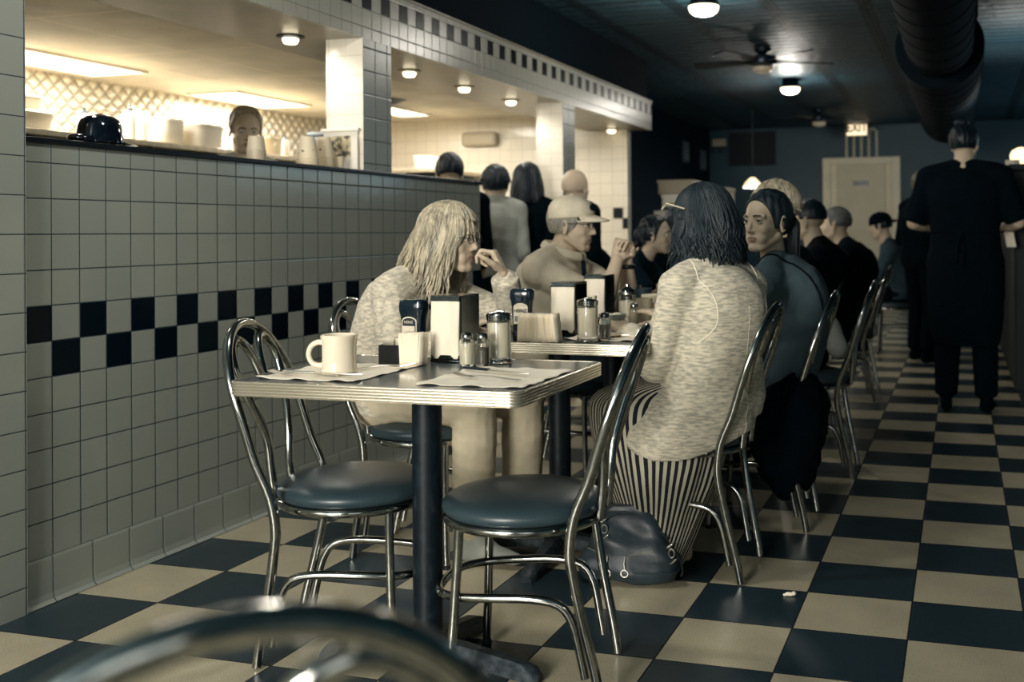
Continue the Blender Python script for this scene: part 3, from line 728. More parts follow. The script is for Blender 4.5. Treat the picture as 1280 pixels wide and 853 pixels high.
# napkin dispensers
def dispenser(x, y, rz, label):
    t = thing('napkin_dispenser', label, 'napkin dispenser', (x, y, TZ), rz, 'chrome napkin dispensers')
    # shell open at the front (-y) and back
    s = MB()
    w, d, h = .042, .055, .172
    s.box(-w-.003, -w, -d, d, .006, h); s.box(w, w+.003, -d, d, .006, h); s.box(-w-.003, w+.003, -d, d, h, h+.005); s.box(-w-.003, w+.003, -d-.004, d+.004, .0, .007)
    obj('shell', s, M['dispenser'], t, smooth=False, bevel=.0016)
    n_ = MB(); nx, nz = 14, 24; vs = []; fs = []
    for j in range(nz+1):
        for i in range(nx+1):
            u, v = i/nx, j/nz
            yy = -d-.004-.006*math.sin(PI*min(1, v*1.15))*(.5+.5*math.sin(PI*u))-.0018*math.sin(9*u+3*v)
            vs.append((-w+.0015+(2*w-.003)*u, yy, .010+(h-.016)*v))
    for j in range(nz):
        for i in range(nx): a = j*(nx+1)+i; fs.append((a, a+1, a+nx+2, a+nx+1))
    o = obj('front_napkin', MB().add(vs, fs), 'napkin', t); sm = o.modifiers.new('s', 'SOLIDIFY'); sm.thickness = .0012
    obj('napkin_stack', MB().box(-w+.002, w-.002, -d+.0, d-.004, .010, h-.006), 'napkin', t, smooth=False)
    obj('face_plate', MB().box(-w, w, -d-.0055, -d-.003, .008, .020), 'dispenser', t, smooth=False, bevel=.001)
    obj('top_lip', MB().box(-w, w, -d-.006, -d+.002, h-.010, h+.003), 'dispenser', t, smooth=False, bevel=.001)
    f = MB()
    for sx in (-w+.006, w-.006): f.box(sx-.004, sx+.004, -d-.003, -d+.006, -.0004, .002)
    obj('foot', f, 'black', t, smooth=False)
    return t
M['dispenser'] = grainy('brushed_chrome', rgb(96, 102, 102), rgb(70, 78, 82), 30, .13, 1, .03, .0004, mapscale=(8, 8, .4))
dispenser(-1.308, 2.612, 0, 'chrome napkin dispenser on the nearest table beside the sauce bottle')
dispenser(-1.262, 3.36, 0, 'chrome napkin dispenser on the second table behind the sugar packets')
dispenser(-1.36, 3.96, 0, 'chrome napkin dispenser on the third table')
dispenser(-1.45, 3.62, .0, 'dark sided chrome dispenser between the second and third tables') if False else None
# squeeze sauce bottles standing on their wide caps
def bottle(x, y, rz, label, wide):
    t = thing('sauce_bottle', label, 'sauce bottle', (x, y, TZ), rz, 'dark sauce squeeze bottles')
    def sec(w, d, z, n=28):
        return [(w*math.copysign(abs(math.cos(a))**.62, math.cos(a)), d*math.copysign(abs(math.sin(a))**.62, math.sin(a)), z) for a in (2*PI*k/n for k in range(n))]
    obj('body', MB().loft([sec(*q) for q in ((.030, .019, .030), (.031, .020, .05), (.0335, .021, .08), (.034, .0215, .105), (.0365, .023, .122), (.0405, .0245, .134), (.0405, .0245, .150), (.038, .023, .160), (.032, .019, .164), (.012, .008, .1645))]), 'darkblue', t)
    obj('cap', MB().loft([sec(*q) for q in ((.030, .022, 0), (.0315, .023, .002), (.031, .0225, .026), (.027, .019, .031), (.02, .015, .034))]), 'black', t)
    # arched label
    P = [(-.0235, .052), (.0235, .052), (.0235, .106)]+[(.0235*math.cos(a), .106+.013*math.sin(a)) for a in [PI*k/10 for k in range(1, 10)]]+[(-.0235, .106)]
    def lab(z_off, s, m, nm):
        zc = .083; vs = []
        for yy in (-.0232-z_off, -.0200):
            vs.append([(x*s, yy-(0 if abs(x) < .02 else -.0015), zc+(z-zc)*s) for x, z in P])
        return obj(nm, MB().loft(vs), m, t, smooth=False)
    lab(.0, 1.0, 'label', 'label'); lab(.0004, .90, 'text_dark' if not wide else 'label', 'label_border')
    if wide:
        text('label_text', 'HEINZ', .0145, 'text_dark', t, (0, -.0242, .094), (PI/2, 0, 0), .0003, bold=.0003)
        obj('label_band', MB().box(-.019, .019, -.0242, -.0236, .060, .078), 'bowl', t, smooth=False)
    else:
        obj('label_panel', MB().box(-.0195, .0195, -.0244, -.0237, .056, .094), 'label', t, smooth=False)
        obj('label_emblem', MB().box(-.004, .012, -.0249, -.0245, .066, .078), 'bowl', t, smooth=False)
        text('label_text', 'HEINZ', .010, 'label', t, (0, -.0244, .104), (PI/2, 0, 0), .0003)
    return t
bottle(-1.418, 2.585, -.12, 'dark squeeze bottle left of the napkin dispenser on the nearest table', False)
bottle(-1.345, 3.16, .08, 'dark squeeze bottle with arched label beside the packet stack on the second table', True)
# glass-and-chrome shakers and pourers
def flute(n, amp): return lambda a: 1-amp*abs(math.sin(n*a/2))
def pourer(x, y, label, cone_=False):
    t = thing('sugar_pourer', label, 'sugar pourer', (x, y, TZ), .2, 'glass sugar pourers')
    obj('glass_body', MB().lathe([(0, 0), (.030, 0), (.0345, .002), (.035, .008), (.0325, .013), (.032, .05), (.032, .108), (.030, .114), (.0292, .118), (.0275, .118), (.029, .108), (.0295, .02), (0, .014)], 48, mod=flute(16, .035)), 'glass', t)
    obj('sugar', MB().lathe([(0, .015), (.029, .015), (.0288, .106 if not cone_ else .09), (0, .108 if not cone_ else .095)], 32), 'sugar', t)
    pr = [(.0, .112), (.031, .112), (.033, .114), (.033, .121), (.034, .122), (.034, .127), (.031, .129), (.029, .132), (.012, .135), (.0, .136)] if not cone_ else [(.0, .112), (.031, .112), (.033, .114), (.0335, .124), (.031, .129), (.018, .138), (.008, .144), (.007, .152), (.0, .154)]
    obj('lid', MB().lathe(pr, 36), 'chrome', t)
    obj('flap', MB().box(-.012, .012, .002, .02, .1345, .1375), 'chrome', t, smooth=False, bevel=.001)
    return t
def shaker(x, y, label, fill, h=.070, grp='glass shakers', r=.0195, capm='chrome'):
    t = thing('salt_shaker' if fill == 'sugar' else 'pepper_shaker', label, 'shaker', (x, y, TZ), .3, grp)
    obj('glass_body', MB().lathe([(0, 0), (r*.92, 0), (r, .003), (r, h*.85), (r*.92, h*.95), (r*.66, h*1.02), (r*.62, h*1.04), (r*.55, h*1.04), (r*.86, h*.86), (r*.88, .006), (0, .005)], 40, mod=flute(8, .05)), 'glass', t)
    obj('filling', MB().lathe([(0, .0055), (r*.86, .0055), (r*.85, h*(.84 if fill == 'sugar' else .7)), (0, h*(.86 if fill == 'sugar' else .72))], 24), fill, t)
    obj('cap', MB().lathe([(0, h*1.0), (r*.74, h*1.0), (r*.78, h*1.04), (r*.78, h*1.13), (r*.66, h*1.19), (r*.35, h*1.225), (0, h*1.23)], 24), capm, t)
    return t
pourer(-1.168, 2.585, 'glass sugar pourer with chrome lid behind the shakers on the nearest table')
shaker(-1.222, 2.505, 'white salt shaker with chrome cap, left of the pepper on the nearest table', 'sugar')
shaker(-1.180, 2.508, 'glass pepper shaker with chrome cap between salt and sugar pourer on the nearest table', 'pepper')
pourer(-1.125, 3.16, 'fluted glass sugar pourer at the front edge of the second table')
shaker(-1.083, 3.205, 'dark pepper shaker just right of the sugar pourer on the second table', 'pepper', .072, r=.0185, capm='black')
pourer(-1.17, 3.72, 'glass sugar pourer with pointed chrome lid on the third table', True)
shaker(-1.108, 3.60, 'glass salt shaker behind the small bowl on the second table', 'milk', .075, r=.018)
# packet caddy and packets
cd = thing('packet_caddy', 'small black packet caddy on the nearest table left of the packet fan', 'caddy', (-1.435, 2.508, TZ), .05)
ca = MB(); a_ = .033; b_2 = .022
ca.box(-a_, a_, -b_2, b_2, 0, .003); ca.box(-a_, -a_+.002, -b_2, b_2, .003, .05); ca.box(a_-.002, a_, -b_2, b_2, .003, .05); ca.box(-a_, a_, -b_2, -b_2+.002, .003, .05); ca.box(-a_, a_, b_2-.002, b_2, .003, .05)
obj('tray', ca, 'black', cd, smooth=False); 
def packet(x, y, z, rz, tilt, label, grp, w=.056, h=.066, lean=0):
    vs = MB(); nx, nz = 4, 6; 
    rr = []
    for j in range(nz+1):
        v = j/nz; th = .0012+.0022*math.sin(PI*v)
        rr.append([(-w/2, -.0004, h*v), (0, -th, h*v), (w/2, -.0004, h*v), (w/2, .0004, h*v), (0, th, h*v), (-w/2, .0004, h*v)])
    o = obj('sweetener_packet', vs.loft(rr), 'napkin', None, smooth=True, auto=False)
    o.location = (x, y, z); o.rotation_euler = (tilt, lean, rz); tag(o, label, 'packet', grp); return o
rnd = random.Random(3)
p0 = None
def packets(n, f, label, grp, w, h):
    base = packet(0, 0, 0, 0, 0, label, grp, w, h)
    for k in range(n):
        o = base if k == 0 else base.copy()
        if k: C.objects.link(o)
        x, y, z, rz, tl, ln = f(k); o.location = (x, y, z); o.rotation_euler = (tl, ln, rz)
for i, (x, y) in enumerate(((-1.447, 2.500), (-1.447, 2.512), (-1.418, 2.507))):
    packet(x, y, TZ+.004, .05, .02*i-.02, ('left white packet at the front of the black caddy', 'left white packet at the back of the black caddy', 'right white packet in the black caddy')[i], 'packets in the black caddy', .030 if i < 2 else .022, .062)
packets(12, lambda k: (-1.388+.0046*k, 2.485+.0*k, TZ+.001, PI/2+.11*rnd.uniform(-1, 1), .05*rnd.uniform(-1, 1)-.03+.004*k, .10*rnd.uniform(-1, 1)), 'cream sweetener packet in the upright fan against the nearest napkin dispenser', 'packets fanned by the nearest napkin dispenser', .055, .084)
packets(26, lambda k: (-1.335+.0053*k, 3.115, TZ+.001, PI/2+.10*rnd.uniform(-1, 1), .10-.008*k+.05*rnd.uniform(-1, 1), .09*rnd.uniform(-1, 1)), 'cream sweetener packet in the long row at the front edge of the second table', 'packets in a row on the second table', .058, .088)
# bowl, tumblers, glasses, plate
bw = thing('small_bowl', 'small grey-green bowl on the second table before the salt shaker', 'bowl', (-1.135, 3.44, TZ+.0035))
obj('body', MB().lathe([(0, 0), (.024, 0), (.027, .004), (.036, .025), (.044, .050), (.047, .060), (.045, .061), (.041, .048), (.032, .022), (0, .012)], 40), 'bowl', bw)
obj('creamer_pile', MB().ell((0, 0, .050), (.037, .037, .011)).ell((.012, .01, .058), (.017, .017, .008)).ell((-.014, -.008, .058), (.015, .015, .007)), 'napkin', bw)
def tumbler(x, y, label, m='kgrey', r=.034, h=.09):
    t = thing('tumbler', label, 'tumbler', (x, y, TZ+.0035)); obj('body', MB().lathe([(0, 0), (r*.8, 0), (r*.84, .003), (r*.98, h*.9), (r, h), (r*.93, h), (r*.8, .01), (0, .008)], 36), m, t); return t
tumbler(-1.145, 3.845, 'tan opaque tumbler at the right of the third table')
m2 = dup(mg, (-1.17, 4.05, TZ+.0035), PI+.35, 'white mug with its handle to the right, behind the tan tumbler')
tumbler(-1.30, 4.35, 'dark mug behind the white mug on the fourth table', 'kdark', .04, .10)
def glassof(x, y, label, h=.13, r=.036, fill=.8, straw=False, m='milk'):
    t = thing('drinking_glass', label, 'glass', (x, y, TZ+.0035))
    obj('glass_body', MB().lathe([(0, 0), (r*.78, 0), (r*.82, .004), (r, h), (r*.94, h), (r*.76, .012), (0, .01)], 36), 'glass', t)
    if fill: obj('drink', MB().lathe([(0, .0125), (r*.755, .0125), (r*(.76+.17*fill), h*fill), (0, h*fill)], 30), m, t)
    if straw: obj('straw', MB().tube([(-.008, 0, .02), (.012, .004, h+.06)], .003, 8), 'kwhite', t)
    return t
glassof(-1.12, 4.06, 'tall glass of pale milky drink behind the white mug, nearest the cardigan sleeve', .135, .036)
glassof(-1.27, 3.56, 'clear water glass behind the second table\'s napkin dispenser', .115, .036, .35, m='glass')
glassof(-1.16, 4.55, 'tall clear glass with a straw on the fourth table', .14, .034, .0, True)
glassof(-1.42, 4.62, 'short pale glass on the fourth table left of the straw glass', .10, .034, .7)
pt = thing('side_plate', 'small white side plate under the milky glass', 'plate', (-1.10, 3.93, TZ+.004))
obj('plate_disc', MB().lathe([(0, 0), (.045, 0), (.05, .003), (.07, .009), (.075, .012), (.073, .013), (.05, .006), (0, .004)], 40), 'ceramic', pt)
pt2 = dup(pt, (-1.10, 3.30, TZ+.0035), 0, 'small white saucer on the second table before the small bowl', scale=.62)
# purse under the striped skirt
bg = thing('handbag', 'slate leather handbag with zip pockets on the floor beneath the striped skirt', 'handbag', (-1.0, 3.19, 0), .10)
def bagdisp(co, no):
    d = .004*np.sin(co[:, 0]*38+co[:, 2]*26)+.003*np.sin(co[:, 2]*70+co[:, 0]*18+co[:, 1]*9)
    return co+no*d[:, None]
bm = MB()
def sq(w, d, z, e=.5, dx=0, n=36): return [(dx+w*math.copysign(abs(math.cos(a))**e, math.cos(a)), d*math.copysign(abs(math.sin(a))**e, math.sin(a)), z) for a in (2*PI*k/n for k in range(n))]
bm.loft([sq(*q) for q in ((.10, .05, .006), (.148, .078, .012), (.158, .085, .04), (.150, .080, .08), (.125, .066, .13), (.098, .045, .18), (.075, .028, .215), (.055, .012, .235))])
obj('body', remeshed(bm, .005, 5, disp=bagdisp), 'leather', bg)
obj('bottom_seam', MB().tube([(x*1.01, y*1.01, .046) for x, y, z in sq(.158, .085, 0)], .0028, 6, closed=True), 'leather', bg)
for s, x0, x1, z0, z1 in ((0, -.12, -.055, .112, .090), (1, .0, .085, .092, .112)):
    z = obj('zip', MB().tube([(x0, -.071-.002*s, z0), ((x0+x1)/2, -.075, (z0+z1)/2), (x1, -.071, z1)], .0032, 8, flat=.6), 'steel', bg)
    xp, zp = ((x1, z1) if s == 0 else (x0, z0))
    obj('zip_pull', MB().tube([(xp, -.078, zp), (xp-.002, -.088, zp-.018), (xp, -.089, zp-.035)], [.004, .003, .005], 8).tube([(xp+.011*math.cos(a), -.089, zp-.048+.011*math.sin(a)) for a in [2*PI*k/14 for k in range(14)]], .0028, 7, closed=True), 'steel', z)
for sx, z0 in ((-.075, .19), (.135, .125)):
    for k in range(3):
        c = Vector((sx+.006*k, -.055-.004*k, z0-.022*k)); e = Vector((0, 0, 1)) if k % 2 else Vector((.8, 0, .6)); f = Vector((1, 0, 0)) if k % 2 else Vector((0, 1, 0))
        rg = MB().tube([c+e*(.013*math.cos(a))+f*(.009*math.sin(a)) for a in [2*PI*q/14 for q in range(14)]], .0026, 7, closed=True)
        obj('strap_ring', rg, 'steel', bg)
obj('strap', MB().tube([(-.07, -.045, .195), (-.02, -.03, .215), (.05, -.03, .20), (.13, -.045, .14)], .007, 8, flat=.5, smooth=4).tube([(.135, -.05, .12), (.165, -.045, .08), (.170, -.03, .04), (.16, .0, .02)], .006, 8, flat=.5, smooth=4), 'leather', bg)
# scrap of paper on the floor
sc = MB().ell((0, 0, .006), (.014, .007, .006), nu=9, nv=6).ell((.012, .006, .007), (.008, .01, .006), nu=7, nv=5).ell((-.012, -.004, .004), (.007, .005, .004), nu=7, nv=5)
o = obj('paper_scrap', sc, 'napkin', None, loc=(-.498, 3.165, 0), smooth=False); tag(o, 'crumpled white paper scrap on a dark floor tile in the aisle', 'paper scrap')

# ---------------------------------------------------------------- on the ledge
LZ = 1.3765
cp = thing('baseball_cap', 'glossy black moulded baseball cap standing on the tiled ledge at left', 'cap', (-2.655, 2.79, LZ), PI/2)
crown = MB().lathe([(0, .098), (.02, .0975), (.045, .092), (.062, .080), (.070, .060), (.073, .035), (.0745, .012), (.0745, .008), (.071, .008), (.068, .05), (.05, .08), (0, .088)], 36, sx=1.02, sy=.86)
obj('crown', crown, M['capm'] if 'capm' in M else mat('glossy_black', rgb(8, 16, 26), .08, coat=.6), cp)
cm = kids(cp)[0].data.materials[0]
rr = []
for k in range(13):
    a = -1.15+2.3*k/12; c, s = math.cos(a), math.sin(a)
    e = max(0, math.cos(a*1.25)); r0 = .070; r1 = .070+.07*e
    rr.append([(r0*c, r0*.86*s, .012), (r1*c, r1*.80*s, .002-.000*e), (r1*c, r1*.80*s, .005), (r0*c, r0*.86*s, .016)])
obj('visor', MB().loft(rr), cm, cp)
obj('back_strap', MB().tube([(-.066, -.03, .012), (-.094, -.026, .016), (-.108, 0, .018), (-.094, .026, .016), (-.066, .03, .012)], .011, 10, flat=1.0, smooth=3), cm, cp)
seam = MB()
for a in (0, PI/3, 2*PI/3): seam.tube([(.0745*1.02*math.cos(a)*math.sin(t)*(.98), .0745*.86*math.sin(a)*math.sin(t)*.98, .025+.075*math.cos(t)) for t in [(-PI/2+PI*k/16) for k in range(17)]], .0012, 5)
obj('seams', seam, cm, cp); obj('button', MB().ell((0, 0, .099), (.008, .008, .004)), cm, cp)
def cupstack(x, y, label, n, m, r0, r1, h, step, up=False, grp=None, z=LZ):
    t = thing('cup_stack', label, 'stacked cups', (x, y, z), 0, grp)
    base = None
    for k in range(n):
        if up: pr = [(0, 0), (r0, 0), (r1, h-.003), (r1+.0022, h-.001), (r1+.0022, h+.002), (r1-.001, h+.001), (r0*.96, .003), (0, .003)]
        else: pr = [(r1, 0), (r1+.002, .0005), (r1+.002, .004), (r1-.0005, .006), (r0, h), (0, h), (0, h-.002), (r0-.002, h-.003), (r1-.002, .004)]
        if k == 0: base = obj('cup', MB().lathe(pr, 30), m, t)
        else:
            c = base.copy(); C.objects.link(c); c.location = (0, 0, step*k)
    return t
cupstack(-2.665, 3.60, 'stack of ribbed clear plastic cups on the ledge before the kitchen worker', 7, 'translucent', .030, .036, .058, .0065)
M['foam'] = grainy('foam_cup', rgb(226, 212, 182), rgb(214, 200, 170), 14, .6, 0, .05, .0005)
def printed(name):
    m = mat(name, rgb(226, 212, 182), .6); t = NT(m); n_ = t.noise(scale=46, det=1); c = t.xyz(t.co())
    k = t.m('MULTIPLY', t.m('GREATER_THAN', n_, .66), t.m('LESS_THAN', t.m('ABSOLUTE', t.m('SUBTRACT', c[2], .045)), .022))
    t.l(t.mix(k, rgb(226, 212, 182), rgb(90, 88, 78)), t.b.inputs['Base Color']); return m
M['foamp'] = printed('foam_cup_printed')
cupstack(-2.665, 3.945, 'taller-looking upside-down stack of printed paper cups on the ledge, nearer the kitchen worker', 4, 'foamp', .030, .046, .098, .009)
cupstack(-2.675, 4.085, 'upside-down stack of printed paper cups on the ledge, nearer the tiled column', 6, 'foamp', .028, .042, .090, .009)
o = obj('small_paper_cup', MB().lathe([(0, 0), (.022, 0), (.027, .05), (.0285, .051), (.0285, .0535), (.026, .052), (.020, .003), (0, .003)], 24), 'foam', None, loc=(-2.655, 4.165, LZ)); tag(o, 'single small upright paper cup right of the paper cup stacks', 'cup')
cb = thing('display_card', 'white standing card with a food photograph before the tiled column', 'display card', (-2.70, 4.255, LZ), .0)
obj('card', MB().box(-.088, .088, -.004, .004, 0, .185), 'kwhite', cb, smooth=False, bevel=.002)
obj('top_fold', MB().box(-.098, .098, -.012, .012, .175, .19), 'kwhite', cb, smooth=False, bevel=.003)
obj('photo_print', MB().box(-.045, .055, -.0055, -.0042, .06, .155), grainy('food_photo', rgb(205, 192, 160), rgb(70, 72, 66), 34, .4, 0, 0, lo=.45, hi=.6), cb, smooth=False)

# ---------------------------------------------------------------- kitchen: shelf with containers
def shelf(x0, x1, y0, y1, z, label, name='kitchen_shelf'):
    t = thing(name, label, 'shelf', (0, 0, 0))
    obj('shelf_board', MB().box(x0, x1, y0, y1, z-.035, z), 'steelwarm', t, smooth=False, bevel=.006)
    b = MB()
    y = y0+.15
    while y < y1: b.box(x0, x1-.02, y-.012, y+.012, z-.13, z-.035); b.box(x0, x0+.02, y-.012, y+.012, z-.4, z-.035); y += .9
    obj('bracket', b, 'kdark', t, smooth=False)
    obj('heat_lamp_rail', MB().box(x1-.16, x1-.04, y0+.1, y1-.1, z-.10, z-.04), 'kdark', t, smooth=False, bevel=.006)
    return t
M['steelwarm'] = grainy('warm_steel', rgb(206, 194, 168), rgb(186, 174, 150), 20, .3, .5, .02)
shelf(-5.3, -4.72, 4.35, 7.9, 1.665, 'steel shelf behind the kitchen pass, loaded with white containers')
SZ = 1.6655
def jug(x, y, label, w=.085, h=.17, m='kwhite', name='jug', z=SZ, lidm='kgrey', cat='container', handle=True):
    t = thing(name, label, cat, (x, y, z), .6)
    obj('body', MB().loft([sq(w*a, w*.8*a, zz*h, .6, n=24) for a, zz in ((.9, 0), (1, .03), (1, .6), (.85, .78), (.45, .9), (.4, .93))]), m, t)
    obj('lid', MB().lathe([(0, h*.92), (w*.42, h*.92), (w*.42, h*1.02), (0, h*1.02)], 20), lidm, t)
    if handle: obj('handle', MB().tube([(w*.6, 0, h*.82), (w*1.15, 0, h*.78), (w*1.2, 0, h*.5), (w*.95, 0, h*.42)], .009, 8, smooth=3), m, t)
    return t
def tub(x, y, label, w, d, h, m='kwhite', z=SZ, name='storage_tub'):
    t = thing(name, label, 'tub', (x, y, z), 0)
    obj('body', MB().loft([sq(w*a, d*a, zz*h, .45, n=28) for a, zz in ((.88, 0), (.93, .04), (1, .9))]), m, t)
    obj('lid', MB().loft([sq(w*a, d*a, h*zz, .45, n=28) for a, zz in ((1.04, .88), (1.05, .95), (.98, 1.02), (.5, 1.04))]), m, t); return t
def sbottle(x, y, label, r, h, m='kwhite', cm_='kdark', z=SZ, name='squeeze_bottle'):
    t = thing(name, label, 'bottle', (x, y, z))
    obj('body', MB().lathe([(0, 0), (r, 0), (r, h*.62), (r*.8, h*.74), (r*.45, h*.78), (0, h*.78)], 24), m, t)
    obj('cap', MB().lathe([(0, h*.77), (r*.5, h*.77), (r*.5, h*.84), (r*.2, h*.88), (r*.12, h), (0, h)], 16), cm_, t); return t
tub(-4.95, 4.60, 'wide white tub at the left end of the kitchen shelf', .17, .14, .10)
tub(-4.95, 4.66, 'round tan tin stacked on the wide white tub at the left end', .07, .07, .09, 'kgrey', SZ+.105, 'food_tin')
sbottle(-4.82, 4.95, 'white bottle with dark cap left of the black cap', .042, .16)
jug(-4.90, 5.42, 'white plastic jug just right of the black cap', .075, .22)
sbottle(-4.79, 5.27, 'slim white bottle with dark tip directly behind the black cap', .03, .22)
tub(-4.92, 5.70, 'white storage tub with label, left of the wide pale jug', .10, .10, .17)
tub(-4.92, 6.02, 'wide pale storage tub in the middle of the kitchen shelf', .13, .14, .16)
sbottle(-4.80, 6.30, 'pale bottle with pointed tip right of the wide pale tub', .045, .20, 'kgrey', 'kwhite')
sbottle(-4.82, 6.48, 'tan jar with white cap left of the kitchen worker\'s hair', .04, .13, 'kgrey', 'kwhite', name='jar')
tub(-4.86, 6.70, 'clear tub with tan contents just left of the kitchen worker', .085, .08, .13, 'translucent')
sbottle(-4.84, 6.88, 'small bottle with dark cap standing behind the clear tub', .035, .17, 'kwhite')
shelf(-4.9, -4.15, 7.95, 8.849, 1.63, 'short steel shelf seen between the two tiled columns', 'short_shelf')
for i in range(3): tub(-4.30-.02*i, 8.02+.15*i, ('left', 'middle', 'right')[i]+'most of three white wrapped bundles on the short steel shelf', .07, .06, .10, 'napkin', 1.6305, 'wrapped_bundle')
# dark equipment right of the kitchen worker
eq = thing('hood_equipment', 'dark kitchen equipment box behind the kitchen worker at right', 'kitchen equipment', (-4.6, 7.35, 1.68))
obj('housing', MB().box(-.28, .28, -.2, .2, .0, .16), 'kdark', eq, smooth=False, bevel=.02)
obj('lid', MB().box(-.26, .26, -.18, .18, .16, .2), 'kdark', eq, smooth=False, bevel=.02)
obj('spout', MB().tube([(.1, -.2, .02), (.12, -.26, .08), (.1, -.27, .14)], .02, 8), 'kwhite', eq)
# fluorescent troffers and the small soffit lights
def troffer(x, y, sx, sy, label):
    t = thing('ceiling_light_panel', label, 'ceiling light', (x, y, 2.12))
    obj('diffuser', MB().box(-sx, sx, -sy, sy, -.012, -.004), 'emit_panel', t, smooth=False)
    f = MB(); e = .018
    f.box(-sx-e, sx+e, -sy-e, -sy, -.016, 0); f.box(-sx-e, sx+e, sy, sy+e, -.016, 0); f.box(-sx-e, -sx, -sy, sy, -.016, 0); f.box(sx, sx+e, -sy, sy, -.016, 0)
    obj('panel_frame', f, 'kwhite', t, smooth=False)
troffer(-5.10, 4.85, .20, .66, 'long lit fluorescent panel nearest the left edge of the kitchen ceiling')
troffer(-5.16, 6.92, .20, .44, 'lit fluorescent panel above the kitchen worker')
troffer(-4.52, 7.95, .13, .35, 'lit fluorescent panel seen between the two tiled columns')
SL = ['soffit downlight just left of the first tiled column', 'soffit downlight just right of the first tiled column', 'second soffit downlight right of the first column', 'soffit downlight left of the far column', 'soffit downlight beyond the far column', 'soffit downlight nearest the camera at the top edge']
for i, y in enumerate(SOFFIT_Y):
    t = thing('soffit_downlight', SL[i], 'ceiling light', (-2.885, y if i != 4 else 8.75, 1.979), 0, 'soffit downlights')
    obj('trim_ring', MB().lathe([(0, 0), (.062, 0), (.062, -.006), (.04, -.012), (0, -.012)], 24), 'fan_metal' if i == 0 else 'kgrey', t)
    obj('bulb', MB().lathe([(0, -.012), (.036, -.012), (.036, -.02), (.028, -.034), (.0, -.04)], 24), 'emit_dome', t)
vn = thing('wall_fixture', 'pale oblong fixture high on the tiled kitchen end wall', 'wall fixture', (-4.15, 8.80, 1.93))
obj('box', MB().box(-.17, .17, -.05, .04, -.06, .07), 'kgrey', vn, smooth=False, bevel=.03)
pp = thing('ceiling_hanger', 'thin rod with dark cap hanging from kitchen ceiling between the columns', 'hanger', (-4.2, 7.3, 2.12))
obj('rod', MB().tube([(0, 0, 0), (0, 0, -.45)], .008), 'kgrey', pp); obj('cap_plate', MB().lathe([(0, 0), (.13, 0), (.05, -.035), (0, -.04)], 20), 'kdark', pp)
